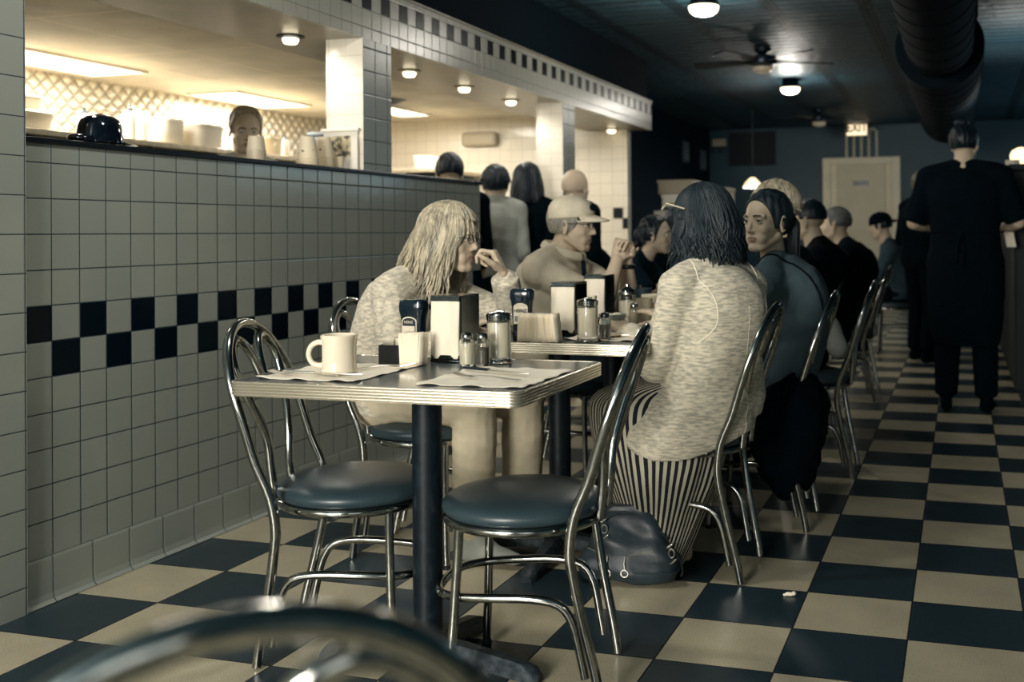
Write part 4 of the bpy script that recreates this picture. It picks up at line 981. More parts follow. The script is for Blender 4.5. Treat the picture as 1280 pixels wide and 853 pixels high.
# ---------------------------------------------------------------- people
V = Vector
def rotm(hy, hp, hr=0): return (Matrix.Rotation(hy, 3, 'Z') @ Matrix.Rotation(hp, 3, 'Y') @ Matrix.Rotation(hr, 3, 'X'))
class Fig:
    """joints in the person's own frame: facing +x, left is +y, z up from the floor"""
    def __init__(s, J, g=1.0, hs=1.0, female=False): s.J = {k: (V(v) if isinstance(v, (tuple, list)) and len(v) == 3 else v) for k, v in J.items()}; s.g = g; s.hs = hs; s.fem = female
    def head_m(s):
        J = s.J; return Matrix.Translation(J['hd']) @ rotm(J.get('hy', 0), J.get('hp', 0), J.get('hr', 0)).to_4x4() @ Matrix.Scale(s.hs, 4)
    def head(s, mb, jaw=1.0, nose=1.0):
        i0 = len(mb.v)
        mb.ell((-.014, 0, .030), (.093, .074, .084)); mb.ell((.026, 0, .006), (.060, .061, .082)); mb.ell((.026, 0, -.022), (.058, .058*jaw, .072))
        mb.ell((.026, 0, -.060), (.051, .049*jaw, .044)); mb.ell((.062, 0, -.090), (.020, .024, .019)); mb.cap((.0, .046*jaw, -.052), (.056, .020*jaw, -.092), .021, .017); mb.cap((.0, -.046*jaw, -.052), (.056, -.020*jaw, -.092), .021, .017)
        for q in (-1, 1):
            mb.ell((.050, .034*q, -.024), (.025, .024, .026)); mb.ell((.054, .024*q, -.056), (.024, .024, .030))
            mb.cap((.074, .012*q, .024), (.062, .044*q, .023), .0105, .0100)
            mb.ell((.086, .0095*q, -.0305), .0068*nose)
            e0 = V((-.006, .073*q, -.008))
            mb.ell(e0, (.014, .005, .026)); mb.tube([(-.002+dx, .0785*q+ .004*q*abs(math.sin(w)), -.006+dz) for w, dx, dz in [(w, .013*math.cos(w)-.006, .028*math.sin(w)) for w in [(-2.2+4.6*k/9) for k in range(10)]]], .0042, 6)
            mb.ell((-.002, .076*q, -.034), (.007, .005, .009))
        mb.cap((.078, 0, .016), (.078+.018*nose, 0, -.024), .0075, .0085); mb.ell((.077+.018*nose, 0, -.0265), .0088*nose)
        mb.cap((.078, -.019, -.0545), (.0835, 0, -.0515), .0042, .0056); mb.cap((.0835, 0, -.0515), (.078, .019, -.0545), .0056, .0042)
        mb.cap((.077, -.015, -.0620), (.0820, 0, -.0640), .0045, .0064); mb.cap((.0820, 0, -.0640), (.077, .015, -.0620), .0064, .0045)
        mb.ell((.066, 0, -.050), (.014, .026, .018)); mb.ell((.066, 0, -.074), (.012, .020, .014))
        # jaw / neck root
        H = s.head_m()
        mb.v[i0:] = [tuple(H @ V(p)) for p in mb.v[i0:]]
        J = s.J; nb = J['nek']; nt = H @ V((-.022, 0, -.045)); mb.cap(nb-V((0, 0, .02)), nt, .062*s.g if not s.fem else .052*s.g, .052*s.hs if not s.fem else .046*s.hs)
    def torso(s, mb, inf=0, low=None, chest=1.0, belly=1.0, n=28, top=True):
        J = s.J; g = s.g; sl, sr = J['sL'], J['sR']; ax = (sl-sr).normalized(); hx = (J['hL']-J['hR']).normalized()
        w = (.165, .172, .150, .168, .172, .130, .070) if not s.fem else (.160, .178, .140, .158, .158, .115, .060)
        d = (.11, .125, .112*belly, .125*chest, .115*chest, .085, .060)
        if not s.fem: w = (.155, .165, .158, .172, .178, .135, .072)
        P = [J['pel']-V((0, 0, .07)), J['pel'], J['wai'], J['che'], J['che'].lerp(J['nek'], .45), J['che'].lerp(J['nek'], .78), J['nek']+V((0, 0, -.005))]
        rings = []
        pts, ws = spl(P, 3, False, list(w)); _, ds = spl(P, 3, False, list(d))
        for i, p in enumerate(pts):
            t = (pts[min(i+1, len(pts)-1)]-pts[max(i-1, 0)]).normalized(); f = i/(len(pts)-1); a = hx.lerp(ax, f); a = (a-t*a.dot(t)).normalized(); b = a.cross(t)
            rw, rd = (ws[i]*g+inf), (ds[i]*g+inf)
            rings.append([p+a*(rw*math.copysign(abs(math.cos(q))**.85, math.cos(q)))+b*(rd*math.copysign(abs(math.sin(q))**.85, math.sin(q))) for q in (2*PI*k/n for k in range(n))])
        mb.loft(rings)
        # shoulder girdle and trapezius
        for q in ('L', 'R'):
            sh = J['s'+q]; mb.cap(J['nek']-V((0, 0, .035)), sh+V((0, 0, .0)), .052*g+inf, .054*g+inf); mb.cap(J['nek']+V((-.01, 0, .02)), sh.lerp(J['nek'], .12)+V((0, 0, .012)), .034*g+inf*.7, .044*g+inf); mb.cap(J['che'].lerp(sh, .45), sh-V((0, 0, .015)), .080*g+inf, .052*g+inf)
        if s.fem:
            t = (J['nek']-J['wai']).normalized(); b = ax.cross(t)*1
            for q in (-1, 1): mb.ell(J['che']-ax*(.07*q*g)-b*(-.075*g if False else 0)+s.front(ax, t)*.075*g-t*.02, (.055*g+inf, .058*g+inf, .058*g+inf))
        elif belly > 1: mb.ell(J['wai']+s.front(ax, V((0, 0, 1)))*.04, (.12*belly*g+inf, .13*g+inf, .13*g+inf))
    def front(s, ax, t): return ax.cross(t).normalized() if ax.cross(t).x > 0 else -ax.cross(t).normalized()
    def arm(s, mb, q, inf=0, frac=2.0, flat_end=False, r=(.048, .038, .036, .024)):
        """frac: 1 = to elbow, 2 = to wrist"""
        J = s.J; g = s.g; a, e, w = J['s'+q], J['e'+q], J['w'+q]
        r = [x*(g if s.fem is False else g*.92)+inf for x in r]
        if frac <= 1:
            b = a.lerp(e, frac); rb = r[0]+(r[1]-r[0])*frac; mb.cap(a, b, r[0], rb+.004); mb.cone(a.lerp(b, .5), b+(b-a).normalized()*rb*.8, rb, rb+.010) if flat_end else None; return
        mb.cap(a, e, r[0], r[1]); f = frac-1; b = e.lerp(w, f); m_ = e.lerp(w, min(f, .28))
        mb.cap(e, m_, r[1]*.98, r[2]*1.06); 
        if f > .28: mb.cap(m_, b, r[2]*1.06, r[2]+(r[3]-r[2])*f)
        if flat_end: mb.cone(e.lerp(b, .6), b+(b-e).normalized()*.012, r[2], r[3]+.010)
    def hand(s, mb, q, hs=1.0):
        J = s.J; spec = J.get('hand'+q)
        if not spec: spec = dict(d=(J['w'+q]-J['e'+q]).normalized(), n=V((0, 0, -1)), c=(.35, .4, .3))
        w = J['w'+q]; d = V(spec['d']).normalized(); n_ = V(spec['n']); n_ = (n_-d*n_.dot(d)).normalized(); sgn = 1 if q == 'L' else -1
        lat = d.cross(n_)*sgn*-1*spec.get('flip', 1)   # toward the thumb
        k = hs; c = spec['c']
        base = [w+d*(.082*k)+lat*(o*k)-n_*0 for o in (.030, .010, -.010, -.028)]
        for i, b in enumerate(base): mb.cap(w+lat*((.016-.011*i)*k), b, .0135*k, .0108*k)
        mb.ell(w+d*(.035*k)+lat*(.018*k)+n_*(.008*k), (.018*k,)*3)
        for i, (b, ln) in enumerate(zip(base, (.94, 1.04, .97, .76))):
            ci = [x*(spec.get('per', (1, 1, 1, 1))[i]) for x in c]; dd = (d+lat*(.10-.07*i)*spec.get('spread', 1)).normalized(); p = b; ang = 0
            for j, (sl_, rr) in enumerate(((.043, .0088), (.028, .0080), (.022, .0072))):
                ang += ci[j]; v = dd*math.cos(ang)+n_*math.sin(ang); p2 = p+v*(sl_*ln*k); mb.cap(p, p2, rr*k, (rr-.0008)*k, n=10); p = p2
        tb_ = w+d*(.020*k)+lat*(.024*k); tv = (d*.62+lat*.62+n_*spec.get('tn', .45)).normalized(); p = tb_
        for j, (sl_, rr) in enumerate(((.042, .0125), (.032, .0100), (.026, .0088))):
            p2 = p+tv*(sl_*k); mb.cap(p, p2, rr*k, (rr-.001)*k, n=10); p = p2; tv = (tv*(1-.22)+(d*.7+n_*.6-lat*spec.get('tc', .25))*.22*(j+1)).normalized()
    def leg(s, mb, q, inf=0, frac=2.0, r=(.080, .056, .055, .036), flat_end=False):
        J = s.J; g = s.g; h, k, a = J['h'+q], J['k'+q], J['a'+q]; r = [x*g+inf for x in r]
        mb.cap(h, k, r[0], r[1]); b = k.lerp(a, frac-1); m_ = k.lerp(a, .3); mb.cap(k, m_, r[1]*.96, r[2]*1.02); mb.cap(m_, b, r[2]*1.02, r[3]+ (0 if frac > 1.8 else .01))
        if flat_end: mb.cone(m_, b+(b-k).normalized()*.02, r[2], r[3]+.012)
    def foot(s, mb, q, inf=0):
        J = s.J; a = J['a'+q]; d = V(J.get('t'+q, (1, 0, 0))).normalized(); up = V((0, 0, 1))
        z0 = a.z-.085 if 'fz' not in J else J['fz']
        heel = V((a.x, a.y, z0+.03))-d*.03; mid = V((a.x, a.y, z0+.035))+d*.06; toe = V((a.x, a.y, z0+.022))+d*.155
        mb.cap(a, heel+up*.015, .032+inf, .030+inf); mb.cap(heel, mid, .029+inf, .034+inf); mb.cap(mid, toe, .034+inf, .022+inf, flat=.8, up=up); mb.cap(a+d*.01, mid, .032+inf, .03+inf)
def folds(amp, seed=0, k=1.0):
    r = np.random.RandomState(seed)
    W_ = [(r.randn(3)*np.array([14, 14, 22])*k, r.rand()*6.28) for _ in range(7)]
    def f(co, no):
        d = np.zeros(len(co))
        warp = .25*np.sin(co[:, [1, 2, 0]]*9+seed)
        for w, p in W_: d += 1-np.abs(np.sin((co+warp*.12) @ w+p))*1.6
        return co+no*(amp*d/len(W_))[:, None]
    return f
def body_mesh(F, vox, legs=True, hands=True, jaw=1.0, nose=1.0, belly=1.0, slim=-.004):
    mb = MB(); F.torso(mb, slim, belly=belly); F.head(mb, jaw, nose)
    for q in 'LR':
        F.arm(mb, q)
        if hands: F.hand(mb, q)
        if legs: F.leg(mb, q, slim); F.foot(mb, q, -.006)
    H = F.head_m(); Hi = H.inverted()
    def disp(co, no):
        M4 = np.array(Hi); lc = co @ M4[:3, :3].T+M4[:3, 3]; fx = np.array(H)[:3, 0]; fx = fx/np.linalg.norm(fx)
        push = np.zeros(len(co))
        for q in (-1, 1):
            dd = ((lc[:, 1]-q*.030)/.0155)**2+((lc[:, 2]-.006)/.0105)**2
            push += np.where(lc[:, 0] > .03, -.0085*np.exp(-dd), 0)
        dm = (lc[:, 1]/.020)**2+((lc[:, 2]+.0583)/.0016)**2
        push += np.where(lc[:, 0] > .05, -.003*np.exp(-dm), 0)
        return co+push[:, None]*fx*F.hs
    me = remeshed(mb, vox, 7 if vox < .005 else 3, .5, 'body', disp)
    me.materials.append(M['skin']); me.materials.append(M['lip'])
    n = len(me.polygons); ce = np.zeros(n*3, 'f'); me.polygons.foreach_get('center', ce); ce = ce.reshape(-1, 3)
    M4 = np.array(Hi); lc = ce @ M4[:3, :3].T+M4[:3, 3]
    lip = (lc[:, 0] > .068) & (lc[:, 0] < .094) & (((lc[:, 1]/.0215)**2+((lc[:, 2]+.0583)/.0105)**2) < 1)
    mi = lip.astype('i'); me.polygons.foreach_set('material_index', mi); return me
def face_parts(F, root, brow='hair_dark', glasses=False, detail=True):
    H = F.head_m(); Hb = MB(); E = MB(); I = MB(); B = MB(); L = MB()
    for q in (-1, 1):
        c = V((.0690, q*.030, .006))
        E = MB().ell(c, (.0118, .0118, .0112), nu=16, nv=10); E.xf(H); eo = obj('eye', E, 'eyewhite', root)
        gz = F.J.get('gaze', 0)
        I = MB().ell(c+V((.0088*math.cos(gz), .0088*math.sin(gz), -.0005)), (.0040, .0054, .0054), nu=14, nv=8); I.xf(H); obj('iris', I, 'iris', eo)
        if detail:
            L = MB().tube([c+V((.0102*math.cos(a)*.98+.0012, .0148*math.sin(a), .0052-.0030*math.sin(a)**2)) for a in [(-1.25+2.5*k/10) for k in range(11)]], [.0012]+[.0020]*9+[.0012], 6); L.xf(H); obj('upper_eyelid', L, 'lash', root)
            L = MB().tube([c+V((.0102*math.cos(a)*.98+.0004, .0140*math.sin(a), -.0058+.0030*math.sin(a)**2)) for a in [(-1.2+2.4*k/10) for k in range(11)]], .0013, 6); L.xf(H); obj('lower_eyelid', L, 'skin', root)
        B = MB().tube([(.0845, q*.013, .0245), (.0835, q*.024, .0275), (.0755, q*.037, .0265), (.0655, q*.046, .0215)], [.0022, .0028, .0022, .0010], 6, smooth=3); B.xf(H); obj('eyebrow', B, brow, root)
    if glasses:
        G = MB()
        for q in (-1, 1):
            G.tube([(.094-.05*abs(.022*math.cos(a)), q*(.031+.021*math.cos(a)), .004+.015*math.sin(a)) for a in [2*PI*k/20 for k in range(20)]], .0012, 6, closed=True)
            G.tube([(.090, q*.053, .008), (.06, q*.074, .010), (.0, q*.079, .008), (-.012, q*.078, -.004)], .0014, 6, smooth=2)
        G.tube([(.095, -.010, .006), (.0975, 0, .009), (.095, .010, .006)], .0012, 6); G.xf(H); obj('glasses', G, 'fan_metal', root)
M['lash'] = mat('eyelash_dark', rgb(40, 44, 46), .6)
SK = (V((-.012, 0, .024)), V((.097, .079, .094)))
def skull(th, ph, sc, axis):
    """point on the inflated skull; th from the pole axis, ph around it (0 = toward the face)"""
    z = V(axis).normalized(); x = V((1, 0, 0))-z*z.x
    if x.length < .05: x = V((0, 0, 1))-z*z.z
    x.normalize(); y = z.cross(x)
    d = z*math.cos(th)+(x*math.cos(ph)+y*math.sin(ph))*math.sin(th)
    return SK[0]+V((d.x*SK[1].x, d.y*SK[1].y, d.z*SK[1].z))*sc
def strands(F, n, seed, axis=(0, 0, 1), thr=(0, .35), th1=1.65, phr=(.7, 2*PI-.7), drop=.2, dropv=.04, r=.0042, out=.012, back=0, wave=.006, scr=(1.04, 1.16), side_th=None, curl=0):
    rnd = random.Random(seed); H = F.head_m(); mb = MB(); down = V((0, 0, -1)); bk = V(F.J.get('hairback', (-1, 0, 0)))
    for i in range(n):
        ph = rnd.uniform(*phr); sc = rnd.uniform(*scr); t0 = rnd.uniform(*thr); t1 = (th1(ph) if callable(th1) else th1)+rnd.uniform(-.06, .06)
        P = []; K = 7
        w0 = rnd.uniform(-.08, .08)
        for k in range(K): th = t0+(t1-t0)*k/(K-1); P.append(H @ skull(th, ph+w0*k/K, sc+.02*math.sin(k+ph*5), axis))
        dr = (drop(ph) if callable(drop) else drop)
        if dr > .005:
            dr += rnd.uniform(-dropv, dropv*.4); p = P[-1]; v = (P[-1]-P[-2]).normalized(); c0 = H @ V((0, 0, 0)); o = p-c0; o.z = 0; o.normalize(); kk = 8; fz = rnd.uniform(0, 6.28); ww = rnd.uniform(.4, 1)*wave
            for k in range(1, kk+1):
                f = k/kk; v = (v*.62+down*.38).normalized(); p = p+v*(dr/kk)+(o*out+bk*back)*(1/kk)*(1-.6*f if curl == 0 else math.cos(f*curl)); P.append(p+V((math.sin(fz+f*7), math.cos(fz*1.7+f*6), 0))*ww*f)
        m = len(P); R = [r*(.55+.9*math.sin(PI*min(1, (k+1.5)/m))*.6) for k in range(m)]; R[-1] = r*.25; mb.tube(P, R, 5, flat=.55)
    return mb
def haircap(F, sc=1.05, front=.046, seed=0, vox=.005, low=-.02, extra=None, bump=.003, sideburn=True):
    """short hair shell hugging the skull, kept off the face"""
    mb = MB(); H = F.head_m()
    mb.ell(SK[0]+V((-.006, 0, .004)), SK[1]*sc, nu=36, nv=24)
    if extra: extra(mb)
    def disp(co, no):
        M4 = np.array(H.inverted()); lc = co @ M4[:3, :3].T+M4[:3, 3]
        c = np.array(SK[0]); r_ = np.array(SK[1]); v = lc-c; u = v/r_; u = u/(np.linalg.norm(u, axis=1)[:, None]+1e-6)
        al = -.30; fx = np.array([math.cos(al), 0, math.sin(al)]); ang = np.arccos(np.clip(u @ fx, -1, 1))
        T = math.radians(60)+(.05-front)*-9.0+.10*np.clip(-u[:, 2], 0, 1)
        w1 = np.clip((T+.10-ang)/.10, 0, 1); w2 = np.clip((low+.012-lc[:, 2])/.012, 0, 1); wt = np.maximum(w1, w2); wt = wt*wt*(3-2*wt)
        base = lc+v*(bump/.09)*(np.sin(lc[:, 0:1]*160+seed)*np.sin(lc[:, 1:2]*150))
        lc2 = base*(1-wt[:, None])+(c+v*.80)*wt[:, None]
        M5 = np.array(H); return lc2 @ M5[:3, :3].T+M5[:3, 3]
    mb.xf(H); return remeshed(mb, vox, 2, .5, 'hair', disp)
def person(label, loc, yaw): return thing('person', label, 'person', loc, yaw)
def seatedJ(H=1.24, x0=-.12, lean=.06, hd=None, sw=.165, kx=.30, ky=.10, seat=.465, ax=None, hipw=.085):
    """default seated skeleton: H = top of skull"""
    T = H-seat; J = {}
    J['pel'] = (x0, 0, seat+.085); J['wai'] = (x0-.03+lean*.25, 0, seat+.085+T*.19); J['che'] = (x0-.02+lean*.65, 0, seat+.085+T*.37)
    J['nek'] = (x0+lean*1.1, 0, seat+.085+T*.55+.005); J['hd'] = hd or (x0+lean*1.3+.035, 0, H-.118)
    zs = J['nek'][2]-.045; xs = x0+lean*1.0-.01
    for q, s_ in (('L', 1), ('R', -1)):
        J['s'+q] = (xs, s_*sw, zs); J['e'+q] = (xs+.10, s_*(sw+.05), zs-.25); J['w'+q] = (xs+.33, s_*(sw-.02), zs-.22)
        J['h'+q] = (x0+.02, s_*hipw, seat+.075); J['k'+q] = (kx, s_*ky, seat+.055); J['a'+q] = (kx-.02 if ax is None else ax, s_*ky, .095); J['t'+q] = (1, .12*s_, 0)
    return J
def standJ(H=1.7, sw=.19, bend=0, arm=.07):
    k = H/1.75; J = {}
    J['pel'] = (0, 0, .96*k); J['wai'] = (-.005, 0, 1.10*k); J['che'] = (-.01+bend*.3, 0, 1.29*k); J['nek'] = (-.015+bend, 0, 1.475*k); J['hd'] = (.02+bend*1.3, 0, H-.118)
    for q, s_ in (('L', 1), ('R', -1)):
        J['s'+q] = (-.015+bend*.8, s_*sw, 1.425*k); J['e'+q] = (-.02, s_*(sw+arm), 1.13*k); J['w'+q] = (.16, s_*(sw+.02), 1.02*k)
        J['h'+q] = (0, s_*.09, .92*k); J['k'+q] = (.01, s_*.10, .50*k); J['a'+q] = (-.02, s_*.10, .095); J['t'+q] = (1, .15*s_, 0)
    return J
def shirt(F, root, m, sleeve=.75, inf=.014, vox=.006, amp=.004, seed=1, name='shirt', belly=1.0, chest=1.0, flat=True, extra=None, hem=None):
    mb = MB(); F.torso(mb, inf, belly=belly, chest=chest)
    for q in 'LR': F.arm(mb, q, inf+.002, sleeve, flat)
    if extra: extra(mb)
    me = remeshed(mb, vox, 5, .5, name, folds(amp, seed)); return obj(name, me, m, root, auto=False)
def trousers(F, root, m, inf=.010, vox=.007, amp=.004, seed=2, frac=1.93, name='trousers', extra=None):
    mb = MB(); J = F.J; mb.ell(J['pel']+V((0, 0, -.03)), (.135*F.g+inf, .165*F.g+inf, .11)); mb.cap(J['hL'], J['hR'], .088*F.g+inf)
    for q in 'LR': F.leg(mb, q, inf, frac, flat_end=True)
    if extra: extra(mb)
    me = remeshed(mb, vox, 5, .5, name, folds(amp, seed, 1.3)); return obj(name, me, m, root, auto=False)
def shoes(F, root, m='blackcloth', vox=.006):
    for q in 'LR':
        mb = MB(); F.foot(mb, q, .004); obj('shoe', remeshed(mb, vox, 3), m, root, auto=False)
def simple_person(label, loc, yaw, J, top, bottom, hair, g=1.0, fem=False, vox=.009, sleeve=1.95, belly=1.0, hairf=None, face=False, shoe='blackcloth', extra=None, hs=1.0, amp=.005, inf=.018, topname='jacket', chest=1.0):
    root = person(label, loc, yaw); F = Fig(J, g, hs, fem)
    obj('body', body_mesh(F, vox if not face else .005, belly=belly), None, root, auto=False)
    shirt(F, root, top, sleeve, inf, .009, amp, int(abs(loc[0])*100) % 17, topname, belly, chest, extra=extra); trousers(F, root, bottom, .014, .011); shoes(F, root, shoe, .009)
    if hairf: hairf(F, root)
    if face: face_parts(F, root, detail=False)
    return root, F
def short_hair(m, front=.05, low=-.03, n=420, r=.0032, seed=3, sc=1.045):
    def f(F, root):
        obj('hair', haircap(F, sc, front, seed, .006, low), m, root, auto=False)
        s_ = strands(F, n, seed, th1=lambda ph: .95 if math.cos(ph) > .45 else 1.45 if math.cos(ph) > 0 else 1.72, thr=(0, .9), phr=(0, 2*PI), drop=0, r=r, scr=(1.02, sc+.02)); obj('hair_strands', s_, m, root)
    return f

# ---- woman in cream sweater, chin on hand (left, by the wall)
J = seatedJ(1.185, -.13, .05, hd=(.085, .0, 1.062), sw=.155, kx=.26, ky=.095)
J.update(nek=(-.035, 0, .935), che=(-.105, 0, .80), wai=(-.155, 0, .665), sL=(-.045, .150, .895), sR=(-.062, -.150, .892), eL=(.262, .125, .790), wL=(.268, .030, .945), eR=(-.02, -.215, .655), wR=(.20, -.17, .765),
         hp=.02, hy=-.06, kL=(.31, .10, .52), aL=(.29, .11, .095), kR=(.215, -.10, .52), aR=(.205, -.10, .095), hairback=(-1, 0, 0))
J['handL'] = dict(d=V((-.40, -.12, .90)), n=V((-.85, -.25, -.35)), c=(1.25, 1.55, .9), tn=.30, per=(.75, 1, 1.05, 1.1), flip=-1, tc=.5)
p1 = person('person with long blonde hair and glasses in a cream sweater, hand raised to the mouth', (-1.75, 3.29, 0), .03); F1 = Fig(J, .96, 1.0, True)
obj('body', body_mesh(F1, .004, jaw=1.02), None, p1, auto=False)
shirt(F1, p1, 'sweater', 1.86, .016, .005, .0055, 4, 'sweater')
trousers(F1, p1, 'khaki', .020, .006, .006, 6)
shoes(F1, p1, 'greycloth'); face_parts(F1, p1, 'hair_mid', True)
obj('scarf', remeshed(MB().tube([(-.10, .06, .93), (-.02, .085, .90), (.045, .03, .84), (.05, -.03, .84), (-.02, -.085, .90), (-.10, -.06, .93)], .028, 10, smooth=3).cap((.045, -.01, .85), (.05, -.02, .74), .03, .02), .006, 3, disp=folds(.004, 3, 3)), 'darkcloth', p1, auto=False)
hc = haircap(F1, 1.06, .045, 1, .005, -.05); obj('hair_base', hc, 'hair_blond', p1, auto=False)
def dr1(ph):
    c = math.cos(ph); return 0 if c > .80 else (.10 if c > .70 else .225+.03*(-c))
mb = strands(F1, 1250, 11, axis=(.12, 0, 1), thr=(0, .5), th1=lambda ph: 1.02 if math.cos(ph) > .80 else 1.55, phr=(0, 2*PI), drop=dr1, dropv=.07, r=.0040, out=.02, back=.085, wave=.020, scr=(1.05, 1.19))
mb2 = strands(F1, 120, 12, axis=(.2, 0, 1), thr=(0, .5), th1=1.25, phr=(-.75, .75), drop=.035, dropv=.02, r=.0026, out=.0, scr=(1.05, 1.12)); o0 = len(mb.v); mb.v += mb2.v; mb.f += [tuple(i+o0 for i in f) for f in mb2.f]
obj('hair_strands', mb, 'hair_blond', p1)
H1 = F1.head_m()
hm = MB()
for y_, x_ in ((-.05, -.035), (-.02, -.08), (.02, -.08), (.05, -.035)): hm.cap(H1 @ V((x_*.75, y_, .02)), H1 @ V((x_*1.1-.055, y_*1.25, -.165)), .045, .022)
obj('hair_mass', remeshed(hm, .006, 5, disp=folds(.006, 5, 3)), 'hair_blond', p1, auto=False)

# ---- man in baseball cap, hands clasped
J = seatedJ(1.235, -.10, .08, hd=(.028, 0, 1.115), sw=.185)
J.update(che=(-.085, 0, .83), wai=(-.13, 0, .66), nek=(-.028, 0, .985), sL=(-.05, .185, .93), sR=(-.06, -.185, .93), eL=(.25, .12, .775), eR=(.215, -.135, .775), wL=(.262, .040, .965), wR=(.245, -.040, .965), hp=.06)
J['handL'] = dict(d=V((.10, -.35, .9)), n=V((-.3, -.95, -.1)), c=(1.0, 1.2, .6), tn=.4, flip=-1)
J['handR'] = dict(d=V((.16, .35, .9)), n=V((-.3, .95, -.1)), c=(1.0, 1.2, .6), tn=.4, flip=-1)
p2 = person('person in a tan baseball cap and glasses with hands clasped above the table', (-1.66, 4.40, 0), .0); F2 = Fig(J, 1.12, 1.03)
obj('body', body_mesh(F2, .0045, jaw=1.12, nose=1.15, belly=1.15), None, p2, auto=False)
shirt(F2, p2, 'polo', .92, .016, .006, .006, 9, 'polo_shirt', belly=1.2)
H2 = F2.head_m()
obj('collar', MB().tube([(F2.J['nek'].x+.012+.088*math.cos(a), .082*math.sin(a), F2.J['nek'].z+.022-.030*math.cos(a)) for a in [(.28+5.72*k/30) for k in range(31)]], .012, 8, flat=1.7), 'polo', p2)
obj('placket', MB().cap((.075, 0, .955), (.085, 0, .84), .010, .010), 'darkcloth', p2)
for q_ in 'LR':
    a_, e_ = F2.J['s'+q_], F2.J['e'+q_]; d_, u1, u2 = frame(e_-a_); c_ = a_.lerp(e_, .93); obj('sleeve_hem', MB().tube([c_+u1*.066*math.cos(t)+u2*.066*math.sin(t) for t in [2*PI*k/24 for k in range(24)]], .0045, 6, closed=True), 'polo', p2)
trousers(F2, p2, 'denim', .012, .009); shoes(F2, p2); face_parts(F2, p2, 'hair_grey', True)
obj('hair', haircap(F2, 1.035, .03, 2, .005, -.045), 'hair_grey', p2, auto=False)
obj('wristwatch', MB().tube([(V(J['wL']).lerp(V(J['eL']), .16)+V((.031*math.cos(a), .031*math.sin(a), 0))) for a in [2*PI*k/20 for k in range(20)]], .008, 8, closed=True, flat=1.4), 'black', p2)
def capf(F, root, m, back=False, hs=1.0, logo=True, smooth_crown=True):
    H = F.head_m() @ (Matrix.Rotation(PI, 4, 'Z') if back else Matrix.Identity(4))
    cx_ = -.012 if not back else .012
    cr_ = MB().loft([[(cx_+.104*w*math.cos(a), .087*w*math.sin(a), z+(.010*math.cos(a) if z < .06 else 0)) for a in (2*PI*k/36 for k in range(36))] for w, z in ((.97, .030), (1.0, .036), (.99, .056), (.94, .078), (.83, .098), (.65, .114), (.38, .127), (.12, .131), (.02, .1315))])
    cr_.xf(H); obj('cap_crown', cr_, m, root, auto=False)
    rr = []
    for k in range(15):
        a = -1.05+2.1*k/14; e = max(0, math.cos(a*1.4)); c, s_ = math.cos(a), math.sin(a)
        r0, r1 = .097, .097+.078*e**.7
        rr.append([(cx_+r0*c, .084*s_, .046), (cx_+r1*c, .084*s_*(1+.05*e), .030-.016*abs(s_)), (cx_+r1*c, .084*s_*(1+.05*e), .034-.016*abs(s_)), (cx_+r0*c, .084*s_, .052)])
    vz = MB().loft(rr); vz.xf(H); obj('cap_visor', vz, m, root, auto=False)
    b = MB().ell((cx_, 0, .132), (.008, .008, .004)); b.xf(H); obj('cap_button', b, m, root)
    if logo:
        lg = MB().ell((cx_+.094, -.0, .078), (.010, .026, .020)); lg.xf(H); obj('cap_patch', lg, 'darkcloth', root)
capf(F2, p2, 'polo')

# ---- woman in cardigan and striped skirt, seen from behind
J = seatedJ(1.205, -.075, .04, hd=(.008, -.01, 1.112), sw=.148, kx=.25, ax=.08)
J.update(pel=(-.055, 0, .56), wai=(-.07, 0, .69), che=(-.07, 0, .83), nek=(-.055, -.01, .972), sL=(-.045, .152, .910), sR=(-.060, -.158, .902), eL=(.035, .178, .655), wL=(.24, .130, .76), eR=(.05, -.21, .67), wR=(.26, -.12, .77), aL=(.05, .15, .095), aR=(.06, .05, .095), kL=(.25, .12, .52), hp=.10, hy=.12, hairback=(-.2, 0, 0))
p5 = person('person with long dark hair in a pale knit cardigan and striped skirt', (-.81, 3.385, 0), PI-.52); F5 = Fig(J, .92, 1.0, True)
obj('body', body_mesh(F5, .006), None, p5, auto=False)
def cardx(mb):
    n = 40
    L = [(-.060, .125, .155, .80), (-.058, .130, .158, .70), (-.040, .152, .172, .60), (-.008, .192, .200, .53), (.012, .208, .216, .47), (.02, .214, .222, .43), (.022, .212, .220, .405)]
    mb.loft([[(cx_+rx*math.cos(a)*(1+.035*math.sin(5*a+z*9)*(.85-z)), .045*max(0, min(1, (.62-z)/.15))+ry*math.sin(a)*(1+.03*math.sin(7*a+1)*(.85-z)), z+(.0 if z > .5 else .035*math.sin(2*a+.6)-.02*math.cos(a))) for a in (2*PI*k/n for k in range(n))] for cx_, rx, ry, z in L])
cdg = shirt(F5, p5, 'cardigan', 1.80, .018, .0055, .0045, 12, 'cardigan', extra=cardx)
from mathutils.bvhtree import BVHTree
def hug(ob, pts, off=.0008, k=5):
    me = ob.data; bv = BVHTree.FromPolygons([v.co for v in me.vertices], [tuple(p.vertices) for p in me.polygons]); P, _ = spl([V(p) for p in pts], k, False, 1)
    o = []
    for p in P: l, n_, i, d = bv.find_nearest(p); o.append(l+n_*off)
    return o
def p5seam():
    s_ = MB()
    for q in (-1, 1): s_.tube(hug(cdg, [(-.06, q*.115, 1.0), (-.12, q*.135, .94), (-.19, q*.135, .88), (-.19, q*.128, .80), (-.12, q*.15, .74)]), .0017, 6)
    s_.tube(hug(cdg, [(-.25, 0, .86), (-.25, 0, .80), (-.25, 0, .70), (-.25, 0, .60), (-.27, 0, .50), (-.27, 0, .42)], .0002), .0007, 6)
    s_.tube(hug(cdg, [(-.10, .05, 1.05), (-.13, 0, 1.03), (-.10, -.05, 1.05)]), .003, 6)
    return s_
obj('seams', p5seam(), 'paper', p5)
